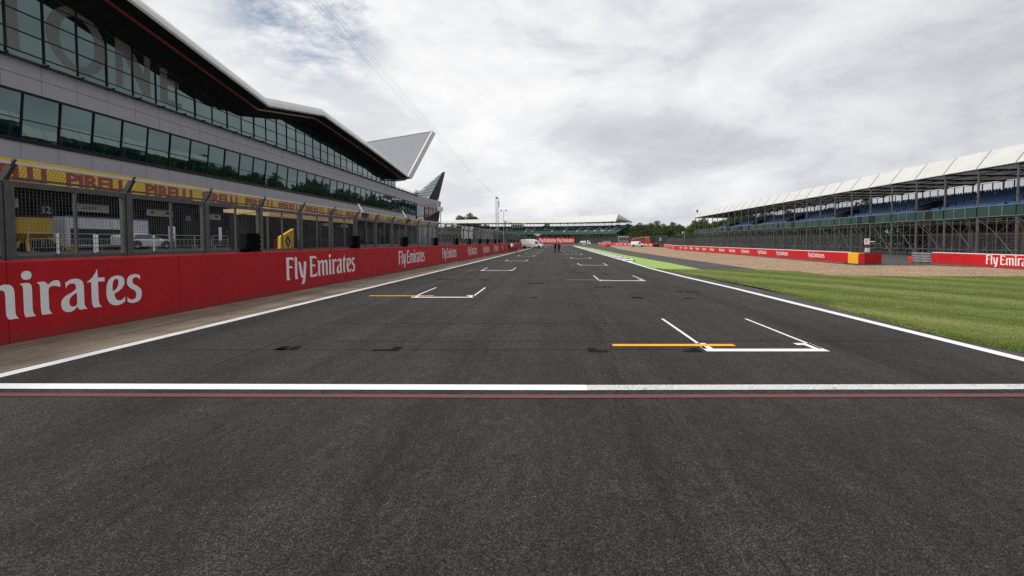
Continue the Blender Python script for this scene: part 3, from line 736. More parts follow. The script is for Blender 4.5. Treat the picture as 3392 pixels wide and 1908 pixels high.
# ------------------------------------------------------------------ pit building
BX = -36.0
pb = empty('pit_building', (BX, 80, ZP), 'long grey pit building with two glazed storeys under a white-edged folded black roof', 'building')
Y0, Y1, YU = 12.0, 130.0, 111.0
PL = 2.527; LOW0 = 35.27 - 9 * PL
PU = 2.42; UP0 = 32.1 - 8 * PU
Z_B0, Z_B1 = 5.84, 7.35        # banner fascia
Z_W0, Z_W1 = 9.1, 12.1         # lower window band
Z_L = 14.35                    # ledge
LEANX = .31
OUT = [(10.5, 24.5), (36.9, 20.8), (55.9, 17.65), (69.6, 20.1), (87.5, 18.75), (99.1, 17.75), (110.2, 16.7)]
INN = [(10, 23.2), (34.5, 19.6), (55.7, 16.3), (72.2, 19.6), (90, 18.0), (101, 17.2), (111.3, 16.3)]
def panels(mb, x0, z0, x1, z1, ys, gap=.02, mi=0):
    for a, b in zip(ys, ys[1:]): mb.quad((x0, a + gap / 2, z0), (x0, b - gap / 2, z0), (x1, b - gap / 2, z1), (x1, a + gap / 2, z1), mi)
lows = [LOW0 + PL * i for i in range(60) if LOW0 + PL * i < Y1 + .1]
ups = [UP0 + PU * i for i in range(60) if UP0 + PU * i < YU + 1]
# structural core behind the cladding
mb = MB(); mb.box((-62, Y0, Z_B0 + .06), (BX - .35, YU + .7, Z_L)); mb.box((-62, YU + .71, Z_B0 + .06), (BX - .35, Y1, Z_L - 1.15)); mb.box((-62, Y0, ZP), (-43, Y1, Z_B0 + .05)); mb.build('core_wall', 'cladding_gap', pb)
mb = MB(); panels(mb, BX + .02, Z_B1 - .1, BX + .02, Z_W0 - .26, lows); mb.quad((BX - .02, Y0, Z_B1 - .2), (BX - .02, Y1, Z_B1 - .2), (BX - .02, Y1, Z_W0), (BX - .02, Y0, Z_W0), 1); mb.build('cladding', ['cladding', 'cladding_gap'], pb)
XU = BX + LEANX
sh = [y + 1.2 for y in lows]
mb = MB(); panels(mb, XU + .05, Z_W1 + .16, XU + .05, 13.28, sh); panels(mb, XU + .05, 13.31, XU + .05, Z_L - .06, sh)
mb.quad((XU, Y0, Z_W1 + .1), (XU, Y1, Z_W1 + .1), (XU, Y1, Z_L), (XU, Y0, Z_L), 1); mb.quad((XU + .06, Y0, Z_W1 + .1), (XU + .06, Y1, Z_W1 + .1), (XU, Y1, Z_W1 + .1), (XU, Y0, Z_W1 + .1), 1); mb.build('cladding', ['cladding', 'cladding_gap'], pb)
mb = MB(); mb.box((BX - .1, Y0, Z_W0 - .26), (BX + .12, Y1, Z_W0)); mb.box((XU - .1, Y0, Z_W1), (XU + .1, Y1, Z_W1 + .1)); mb.build('window_band_frame', 'frame_black', pb)
# lower windows, leaning out at the top
def window(name, y0, y1, xb, zb, xt, zt, splits, fr=.05, tilt=True):
    mb = MB(); jx = random.uniform(-.012, .012); jt = random.uniform(-.012, .012)
    lv = [zb] + splits + [zt]
    for a, b in zip(lv, lv[1:]):
        fx = lambda z: xb + (xt - xb) * (z - zb) / (zt - zb)
        k = random.uniform(-.006, .006)
        mb.quad((fx(a) + jx, y0, a), (fx(a) - jx, y1, a), (fx(b) - jx + k + jt, y1, b), (fx(b) + jx + k + jt, y0, b))
    o = mb.build(name, 'facade_glass', pb)
    mb = MB()
    mb.beam((xb + .03, y1, zb), (xt + .03, y1, zt), .075, .1)
    for z in splits: mb.beam((xb + (xt - xb) * (z - zb) / (zt - zb) + .03, y0 + .04, z), (xb + (xt - xb) * (z - zb) / (zt - zb) + .03, y1 - .04, z), fr, .06)
    f = mb.build('window_frame', 'frame_black', o); ORG.pop(f.name, None)
    f.data.transform(Matrix.Translation(-ORG[pb.name])) if False else None
    return o
for a, b in zip(lows, lows[1:]): window('window', a, b, BX, Z_W0, XU, Z_W1, [Z_W0 + 1.28])
# upper glazing up to the soffit
for a, b in zip(ups, ups[1:]):
    zt = max(lerp_tab(INN, a), lerp_tab(INN, b)) + .25
    spl = [z for z in (15.0, 16.35, 17.7, 19.05, 20.4, 21.7) if z < zt - .25]
    window('upper_window', a, b, BX, Z_L + .12, BX, zt, spl)
mb = MB(); mb.quad((BX, YU + .6, Z_L + .1), (BX - 14, YU + .6, Z_L + .1), (BX - 14, YU + .6, 17), (BX, YU + .6, 17)); mb.build('end_glazing', 'facade_glass', pb)
# teal ledge with brackets
mb = MB()
for a, b in zip(sh, sh[1:]): mb.hexa([(BX - .2, a + .03, Z_L - .03), (BX + .85, a + .03, Z_L - .03), (BX + .85, b - .03, Z_L - .03), (BX - .2, b - .03, Z_L - .03), (BX - .2, a + .03, Z_L + .05), (BX + .85, a + .03, Z_L), (BX + .85, b - .03, Z_L), (BX - .2, b - .03, Z_L + .05)])
mb.build('ledge', 'ledge_teal', pb)
for y in sh: mb = MB(); mb.box((BX, y - .028, Z_L - .08), (BX + .95, y + .028, Z_L + .07)); mb.build('ledge_bracket', 'frame_black', pb)
# giant letters on the upper glass
def flat(contours, name, y, w, z, h):
    v, f = fill(contours); mb = MB(); mb.add([(BX + .012, y + a * w, z + b * h) for a, b in v], f); return mb.build(name, 'letter_grey', pb)
ring = lambda cx, cy, rx, ry, n=40: [(cx + rx * math.cos(2 * math.pi * i / n), cy + ry * math.sin(2 * math.pi * i / n)) for i in range(n)]
flat([[(.36, 0), (.64, 0), (.62, .5), (.63, .88), (1, .86), (1.02, 1), (-.02, 1), (0, .86), (.37, .88), (.38, .5)]], 'letter', 30.7, 3.6, 15.0, 5.4)
flat([ring(.5, .5, .5, .5), ring(.5, .5, .3, .38)], 'letter', 34.75, 4.6, 14.85, 4.85)
flat([[(0, 0), (.19, 0), (.2, .62), (.8, 0), (1, 0), (1, 1), (.82, 1), (.81, .42), (.22, 1), (0, 1)]], 'letter', 40.2, 3.45, 14.95, 4.7)
flat([[(0, 0), (1, 0), (1.0, .14), (.35, .13), (.34, .44), (.85, .44), (.85, .58), (.34, .58), (.34, .87), (.96, .86), (.96, 1), (0, 1)]], 'letter', 44.7, 2.6, 14.9, 4.3)
# garages
mb = MB(); GP = 6.85; g0 = 35 - 4 * GP
gs = [g0 + GP * i for i in range(16)]
mb.box((BX - 1.2, Y0, Z_B0 - .9), (BX - .8, Y1, Z_B0 - .02)); mb.build('garage_lintel', 'garage_grey', pb)
for i, y in enumerate(gs):
    mb = MB(); mb.box((BX - 1.25, y - .75, ZP), (BX - .75, y + .75, Z_B0 - .92)); mb.build('garage_pillar', 'garage_navy', pb)
    n = 12 - (i - 4)
    if 1 <= n <= 16:
        t = font_mesh(str(n), .02); w = max(v[0] for v in t.v)
        mb = MB(); mb.add([(BX - .745, y - w * .26 + v[0] * .52, 4.15 + v[1] * .52) for v in t.v], t.f); mb.build('garage_number', 'board_white', pb)
    if y + GP < Y1:
        op = (0, .55, 0, .45, .85, 0, .3, 0, .2, 0, .6, 0, .3, .1, .5, 0)[i]
        mb = MB(); zt = Z_B0 - .92; zb = ZP + (zt - ZP) * op
        k = 0; z = zb
        while z < zt - .01:
            z2 = min(z + .28, zt); mb.box((BX - 1.1, y + .76, z), (BX - 1.02, y + GP - .76, z2 - .02)); z = z2
        mb.build('garage_door', 'garage_dark', pb)
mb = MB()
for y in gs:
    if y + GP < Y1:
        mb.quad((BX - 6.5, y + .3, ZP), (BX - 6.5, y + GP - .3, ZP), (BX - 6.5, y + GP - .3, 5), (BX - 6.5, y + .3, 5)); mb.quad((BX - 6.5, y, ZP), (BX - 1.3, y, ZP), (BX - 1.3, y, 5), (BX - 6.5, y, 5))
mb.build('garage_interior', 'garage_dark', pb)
# canopy over the garages, carrying the yellow banner
mb = MB(); mb.hexa([(BX - 1.2, Y0, Z_B0), (BX + 1.9, Y0, Z_B0), (BX + 1.9, Y1 - .3, Z_B0), (BX - 1.2, Y1 - .3, Z_B0), (BX - 1.2, Y0, Z_B1 - .15), (BX + 1.9, Y0, Z_B1 - .1), (BX + 1.9, Y1 - .3, Z_B1 - .1), (BX - 1.2, Y1 - .3, Z_B1 - .15)]); mb.build('canopy', 'concrete', pb)
bn = empty('banner', (BX + 1.95, 80, Z_B0), 'long yellow banner with bold red lettering along the canopy above the garages', 'banner')
XB = BX + 1.96
mb = MB(); mb.box((XB - .04, Y0, Z_B0 - .02), (XB, Y1 - .6, Z_B1)); mb.build('banner_sheet', 'banner_yellow', bn)
t = font_mesh('PIRELLI', .05, .98); w = max(v[0] for v in t.v); zt0 = min(v[1] for v in t.v)
y = 14.0; lh = .92; i = 0
while y < Y1 - 8:
    s = 5.3 / w; mb = MB()
    mb.add([(XB + .006, y + v[0] * s, Z_B0 + .12 + (v[1] - zt0) * lh) for v in t.v], t.f)
    # long swash of the initial letter
    mb.quad((XB + .006, y + .25, Z_B0 + 1.2), (XB + .006, y + 5.2, Z_B0 + 1.2), (XB + .006, y + 5.2, Z_B0 + 1.27), (XB + .006, y + .2, Z_B0 + 1.27))
    mb.build('lettering', 'banner_red', bn); y += 6.6
# name boards over the garages (signs)
txts = ['MAGNUSSEN', 'SAUBER', None, None, None, None, None, None, None]
for k, tx in enumerate(txts):
    y = 36.75 + (k - 1) * 6.75; r = empty('name_board', (BX - .7, y + 1.5, 4.75), None, 'sign', 'name boards over the garages')
    lab = {0: 'white name board reading MAGNUSSEN behind the fence at far left', 1: 'white name board to the right of garage number 12'}.get(k, f'white name board above the garages, {ORDL[k]} board from the left')
    r['label'] = lab
    x = BX - .68
    mb = MB(); mb.box((x, y, 4.42), (x + .05, y + 3.05, 5.02)); mb.build('board', 'board_white', r)
    if tx:
        t = font_mesh(tx, .01); w = max(v[0] for v in t.v); s = .26; a = y + (1.35 - w * s / 2 if k else .5)
        mb = MB(); mb.add([(x + .055, a + v[0] * s, 4.6 + v[1] * s) for v in t.v], t.f); mb.build('lettering', 'dark_text', r)
    else:
        mb = MB(); mb.box((x + .05, y + 2.2, 4.6), (x + .056, y + 2.6, 4.85)); mb.box((x + .05, y + .5, 4.6), (x + .056, y + .75, 4.85)); mb.build('emblem', 'dark_text', r)
# ---- roof
XE = -32.4
def st(i):
    yo, zo = OUT[i]; yi, zi = INN[i]
    return yo, zo, yi, zi
edge = []; red = []; sof = []; top = []; dark = []
for i in range(len(OUT)):
    yo, zo, yi, zi = st(i)
    edge.append([(XE - .12, yo, zo - .05), (XE, yo, zo + .12), (XE - .12, yo, zo + .55), (XE - .45, yo, zo + 1.02), (XE - 1.1, yo, zo + 1.12), (XE - 1.1, yo, zo + .1)])
    red.append([(XE - 1.35, yo, zo - .42), (XE - 1.3, yo, zo - .12), (XE - 1.6, yo, zo - .12), (XE - 1.6, yo, zo - .42)])
    red[-1] = [(x, y - .0, z) for x, y, z in red[-1]]
    dark.append([(XE - .1, yo, zo - .03), (XE - 1.1, yo, zo - .16), (XE - 1.6, yo, zo - .36), (XE - 2.0, yo + (yi - yo) * .1, zo - .36 + (zi - zo) * .1), (BX - .6, yi, zi), (BX - .6, yi, zi + .4), (XE - 1, yo, zo + .3)])
    top.append([(XE - .5, yo, zo + .95), (-44, (yo + yi) / 2, max(zo, zi) + 1.5), (-66, yi, zi + 1.2), (-66, yi, zi + .4), (XE - .9, yo, zo + .4)])
mb = MB(); mb.loft(edge); mb.build('roof_edge', 'white_trim', pb)
mb = MB(); mb.loft(red); mb.build('roof_stripe', 'red_trim', pb)
mb = MB(); mb.loft(dark); mb.build('soffit', 'soffit', pb)
mb = MB(); mb.loft(top); mb.build('roof', 'seam_roof', pb)
# upswept wing at the roof end
A = Vector((XE - .1, 110.4, 16.8)); B = PY(1088, 330, 121); C = PY(875, 365, 132); D = Vector((-56, 131, 16.5))
mb = MB(); q = [A, B, C, D]; back = Vector((.2, 2.6, 0))
fr = [p + Vector((0, .05, 0)) for p in q]
mb.add(fr + [p + back for p in q], [(0, 1, 2, 3), (7, 6, 5, 4), (1, 5, 6, 2), (2, 6, 7, 3), (3, 7, 4, 0)]); mb.build('roof_wing', 'seam_roof', pb)
mb = MB(); e = (B - A).normalized(); inw = Vector((-.35, .06, .0))
mb.add([A + inw, B + inw - e * .1, A, B, A + back, B + back, A + back + inw, B + back + inw], [(0, 2, 3, 1), (2, 4, 5, 3), (4, 6, 7, 5), (1, 3, 5, 7), (0, 6, 4, 2)]); mb.build('wing_edge', 'white_trim', pb)
mb = MB(); mb.beam(B + Vector((0, -.06, .05)), C + Vector((0, -.06, .05)), .14, .14); mb.build('wing_ridge', 'white_trim', pb)
# underside at the end of the roof
mb = MB(); mb.add([(XE - .3, 110.3, 16.6), (XE - .8, 111, 16.1), (BX, 112.6, 16.0), (BX - .5, 113, 16.3), (-48, 118, 16.6), (XE - 1.2, 112.4, 16.5)], [(0, 1, 2, 3, 4, 5)]); mb.build('soffit', 'soffit', pb)
# end block leaning towards the track
P0, P1 = (BX, 130.05), (-33.9, 150); Q1 = (-35.1, 150)
def eb(t, z): # point on the end block face, z height
    k = (z - 5) / 9.4
    xt = P0[0] + (P1[0] - P0[0]) * t; xb = P0[0] + (Q1[0] - P0[0]) * t
    return (xb + (xt - xb) * k, P0[1] + (P1[1] - P0[1]) * t, z)
def ebq(mb, t0, t1, z0, z1, o=0, mi=0): mb.quad(*[tuple(Vector(p) + Vector((o, -o, 0))) for p in (eb(t0, z0), eb(t1, z0), eb(t1, z1), eb(t0, z1))], mi)
mb = MB()
ebq(mb, 0, 1, ZP, 8.6, 0); ebq(mb, 0, 1, 11.75, 14.4, 0); ebq(mb, 0, 1, 8.6, 11.75, -.05, 1)
mb.add([eb(1, ZP), (-62, 152, ZP), (-62, 152, 14.4), eb(1, 14.4)], [(0, 1, 2, 3)]); mb.add([eb(0, 14.4), eb(1, 14.4), (-62, 152, 14.4), (-62, 130, 14.4)], [(0, 1, 2, 3)])
mb.build('end_block', ['cladding', 'cladding_gap'], pb)
mb = MB(); ebq(mb, 0, .28, 8.6, 11.7, .03); mb.build('end_window', 'facade_glass', pb)
mb = MB(); ebq(mb, .30, .98, 8.0, 12.0, .05); mb.build('end_window', 'brown_glass', pb)
mb = MB()
for t in (.3, .47, .64, .81): a, b = eb(t, 8.0), eb(t, 12.0); mb.beam(Vector(a) + Vector((.1, -.1, 0)), Vector(b) + Vector((.1, -.1, 0)), .1)
mb.build('end_window_frame', 'frame_black', pb)
mb = MB()
for i in range(9):
    t = .33 + i * .07; z = 11.2 + (i * 37 % 5) * .12; ebq(mb, t, t + .05, z, z + .35, .12)
mb.build('red_graphic', 'banner_red', pb)
# terrace parapet rail
mb = MB(); mb.beam((BX + .4, YU + 1, Z_L + .45), (BX + .4, 129.5, Z_L + .45), .06); mb.build('terrace_rail', 'frame_black', pb)
# dark glass-faced fin above the end block
fin = empty('roof_fin', (-40, 156, 14.4), 'grey and black pyramid-shaped fin rising at the far end of the pit building', 'tower')
p1 = PY(1054.3, 481.9, 158); p2 = PY(1113, 433.2, 160); p3 = PY(1078.4, 500.5, 152); p4 = PY(1048, 497, 157); p2b = PY(1120, 432, 164); p5 = PY(1102, 507, 166)
bk = Vector((-50, 172, 14.3)); dn = Vector((0, 0, -6))
mb = MB(); mb.poly([p4, p3, p2, p1]); mb.poly([p1, p2, p2b, bk]); mb.poly([p4, p1, bk]); mb.poly([p4 + dn, p3 + dn, p3, p4]); mb.build('glass_face', 'fin_grey', fin)
mb = MB(); mb.poly([p3, p5, p2b, p2]); mb.poly([p5, bk, p2b]); mb.poly([p3 + dn, p5 + dn, p5, p3]); mb.build('dark_face', 'fin_dark', fin)
mb = MB()
for t in (.14, .28, .42, .56, .7, .84):
    a = p4.lerp(p1, min(1, t * 2.2)) if t < .45 else p1.lerp(p2, (t - .45) / .55); b = p3.lerp(p2, t)
    mb.beam(a + Vector((0, -.05, 0)), b + Vector((0, -.05, 0)), .07)
mb.build('panel_joint', 'frame_black', fin)
# ------------------------------------------------------------------ trackside walls on the right
def wall_run(root, pts, h, t, m, name='wall_panel', seg=4.0):
    """pts: ground points, the side facing the track is on the left-hand normal given by n"""
    for (x0, y0), (x1, y1) in zip(pts, pts[1:]):
        L = math.hypot(x1 - x0, y1 - y0); d = Vector((x1 - x0, y1 - y0, 0)) / L; n = Vector((d.y, -d.x, 0))
        if n.x < 0: n = -n
        k = max(1, round(L / seg))
        for i in range(k):
            a = Vector((x0, y0, 0)) + d * (L * i / k); b = Vector((x0, y0, 0)) + d * (L * (i + 1) / k - .012)
            u = Vector((0, 0, h)); c = Vector((0, 0, .05)); mb = MB()
            w0, w1 = random.uniform(-.02, .02), random.uniform(-.02, .02)
            mb.loft([[a, a + u - c + Vector((0, 0, w0)), a + n * .06 + u + Vector((0, 0, w0)), a + n * t + u, a + n * t], [b, b + u - c + Vector((0, 0, w1)), b + n * .06 + u + Vector((0, 0, w1)), b + n * t + u, b + n * t]])
            mb.build(name, m, root)
gq = lambda u, v: tuple(G(u, v)[:2])
W1 = [gq(1670.5, 622.4), gq(1701, 628.7), gq(1810, 637), gq(2123.5, 661), gq(2133, 661.8)]
rw = empty('barrier_wall', (29, 80, 0), 'long bright red trackside wall with white slogans and an amber block, beyond the gravel', 'wall')
wall_run(rw, W1, 1.0, .6, 'sunlit_red_wall')
wall_run(rw, [W1[-1], gq(2158.6, 663.6)], 1.0, .6, 'amber_block', 'amber_segment')
wall_run(rw, [gq(2158.9, 663.6), gq(2202, 662.6)], .97, .6, 'red_wall', 'wall_panel')
mb = MB()
for (x0, y0), (x1, y1) in zip(W1, W1[1:]): mb.hexa([(x0 + .04, y0, 1.002), (x0 + .3, y0, 1.002), (x1 + .3, y1, 1.002), (x1 + .04, y1, 1.002), (x0 + .05, y0, 1.05), (x0 + .28, y0, 1.05), (x1 + .28, y1, 1.05), (x1 + .05, y1, 1.05)])
mb.build('white_capping', 'white_block', rw)
mb = MB()
for (x0, y0), (x1, y1) in zip(W1[:-1], W1[1:-1]): bar(mb, x0 - .1, y0, x1 - .1, y1, .18, -.02)
mb.build('base_stripe', 'worn_white_paint', rw)
off_l = (-.03, 0, 0)
for u0, u1 in ((2033.8, 2074.6), (1954, 1983), (1906.9, 1928.7), (1865, 1885), (1834.9, 1849.9), (1809, 1823), (1785.7, 1797), (1767, 1777), (1750.6, 1759.2), (1735, 1743), (1721.8, 1729), (1709.8, 1716)):
    seg = next(((a, b) for a, b in zip(W1[:-1], W1[1:-1]) if proj_u(*a) <= u0 <= proj_u(*b)), (W1[2], W1[3]))
    place_phrase('slogan', on_line(seg[0], seg[1], u0), on_line(seg[0], seg[1], u1), .46, .36, off_l, 'white_block', rw)
for i in range(4):
    a = Vector((*W1[0], 0)).lerp(Vector((*W1[1], 0)), .08 + .23 * i); b = Vector((*W1[0], 0)).lerp(Vector((*W1[1], 0)), .08 + .23 * i + .09)
    place_phrase('slogan', a, b, .46, .36, off_l, 'white_block', rw)
W2 = [gq(2343, 663), (34.9, 30)]
rw2 = empty('barrier_wall', (35, 38, 0), 'red trackside wall at the right edge with one large white slogan', 'wall')
wall_run(rw2, W2, 1.02, .6, 'sunlit_red_wall')
d2 = Vector((W2[1][0] - W2[0][0], W2[1][1] - W2[0][1])).normalized()
mb = MB(); mb.hexa([(W2[0][0] + .04, W2[0][1], 1.022), (W2[0][0] + .3, W2[0][1], 1.022), (W2[1][0] + .3, W2[1][1], 1.022), (W2[1][0] + .04, W2[1][1], 1.022), (W2[0][0] + .05, W2[0][1], 1.07), (W2[0][0] + .28, W2[0][1], 1.07), (W2[1][0] + .28, W2[1][1], 1.07), (W2[1][0] + .05, W2[1][1], 1.07)]); mb.build('white_capping', 'white_block', rw2)
mb = MB(); bar(mb, W2[0][0] - .14, W2[0][1], W2[1][0] - .14, W2[1][1], .2, -.02); mb.build('base_stripe', 'worn_white_paint', rw2)
p0 = on_line(W2[0], W2[1], 2481); p1 = (p0[0] + d2.x * 4.55, p0[1] + d2.y * 4.55)
place_phrase('slogan', p0, p1, .74, .24, (-.03, 0, 0), 'white_block', rw2)
# steel guard rail joining the second wall
gr = empty('guard_rail', (35.6, 45.2, 0), 'short galvanised guard rail at the left end of the red wall on the right', 'guard rail')
a, b = Vector((*gq(2293, 661), 0)), Vector((*gq(2342, 663), 0))
for k in range(4):
    z = .1 + k * .24; mb = MB(); n = Vector((-.5, -.8, 0)).normalized()
    prof = [(0, 0), (.06, .03), (.06, .06), (.0, .085), (.06, .11), (.06, .14), (0, .17)]
    ring0 = [a + n * o + Vector((0, 0, z + q)) for o, q in prof] + [a - n * .02 + Vector((0, 0, z + .17)), a - n * .02 + Vector((0, 0, z))]
    mb.loft([ring0, [p + (b - a) for p in ring0]]); mb.build('rail', 'rail_grey', gr)
for t in (.05, .5, .95):
    p = a.lerp(b, t) + Vector((.12, .15, 0)); mb = MB(); mb.box((p.x - .05, p.y - .05, 0), (p.x + .05, p.y + .05, 1.05)); mb.build('post', 'steel', gr)
for t, l in ((-.12, 'left'), (-.02, 'right')):
    p = a.lerp(b, t); r = empty('fire_extinguisher', (p.x, p.y, 0), f'red fire extinguisher on the ground by the short guard rail, {l} of the pair', 'extinguisher', 'fire extinguishers by the guard rail')
    mb = MB(); mb.tube((p.x, p.y, 0), (p.x, p.y, .5), .11, 10); mb.tube((p.x, p.y, .5), (p.x, p.y, .6), .11, 10, r2=.04); mb.build('cylinder', 'red_plastic', r)
    mb = MB(); mb.tube((p.x, p.y, .6), (p.x, p.y, .68), .04, 6); mb.beam((p.x, p.y, .68), (p.x - .12, p.y, .7), .03); mb.build('valve', 'car_black', r)

# right-hand debris fence with cranked posts
def right_fence(label, pts, step, h0, arm, mesh=True, hh=2.3):
    f = empty('debris_fence', (*pts[0], 0), label, 'fence'); me = {}
    (x0, y0), (x1, y1) = pts[0], pts[-1]
    P = []
    for (a, b), (c, e) in zip(pts, pts[1:]):
        L = math.hypot(c - a, e - b); n = max(1, round(L / step)); P += [(a + (c - a) * i / n, b + (e - b) * i / n) for i in range(n)]
    P.append(pts[-1])
    for i, (x, y) in enumerate(P):
        mb = MB(); mb.box((x - .07, y - .07, 0), (x + .07, y + .07, h0)); mb.build('post', 'steel', f)
        mb = MB(); mb.beam((x, y, h0 - .03), (x - arm * .78, y - arm * .25, h0 + arm * .8), .13, .13); mb.build('post_arm', 'steel', f)
        if i + 1 < len(P):
            x2, y2 = P[i + 1]; mb = MB()
            for z in (h0 - .5, .9 + (h0 - .9) * .35, h0 + arm * .78):
                o = -arm * .76 if z > h0 else -.08
                mb.beam((x + o, y, z), (x2 + o, y2, z), .03, .03)
            mb.build('cable', 'steel_dark', f)
            if mesh:
                L = math.hypot(x2 - x, y2 - y); key = round(L, 1)
                if key not in me: o = wire_grid(L, h0 - .55, .12, .012).build('wire_panel', 'wire_far'); o.parent = f; me[key] = o.data
                else: o = bpy.data.objects.new('wire_panel', me[key]); col.objects.link(o); o.parent = f
                o.matrix_local = Matrix.Translation(Vector((x - .09, y, .5)) - ORG[f.name]) @ Matrix.Rotation(-math.atan2(x2 - x, y2 - y), 4, 'Z')
    return f
right_fence('debris fence with cranked grey posts behind the long red wall across the gravel', [(30.2, 46.2), (30.7, 80), (31.3, 111.5), (38.3, 155)], 4.1, 2.85, .85)
right_fence('debris fence with cranked posts behind the red wall at the right edge', [(36.6, 46), (36.9, 28)], 4.4, 2.9, .85)
right_fence('distant debris fence running behind the far curved red barrier', [(39.5, 160), (39.5, 176), (31, 285), (22, 336), (-20, 352)], 6, 4.2, 1.0)
sg = empty('letter_sign', (30.0, 46.0, 0), 'small white sign with a red letter F on the fence post', 'sign')
c = PY(2181, 607.5, 45.4); mb = MB(); mb.box((c.x - .23, c.y - .02, c.z - .28), (c.x + .23, c.y + .02, c.z + .28)); mb.box((c.x + .23, c.y - .015, c.z - .04), (c.x + .75, c.y + .03, c.z + .02)); mb.build('plate', 'white_block', sg)
mb = MB(); y = c.y - .025; 
for x0, z0, x1, z1 in ((-.19, -.24, .19, -.21), (-.19, .21, .19, .24), (-.19, -.21, -.16, .21), (.16, -.21, .19, .21), (-.09, -.16, -.03, .16), (-.03, .1, .1, .16), (-.03, -.03, .07, .03)): mb.box((c.x + x0, y, c.z + z0), (c.x + x1, y + .01, c.z + z1))
mb.build('letter', 'red_plastic', sg)
r = empty('marker_block', (29.9, 45.6, 1.05), 'small pale pink marker block on the end of the long red wall', 'block')
mb = MB(); c = PY(2181.5, 634, 45.3); mb.bevbox((c.x - .17, c.y - .15, 1.0), (c.x + .17, c.y + .15, 1.42), .03); mb.build('block', 'board_white', r)

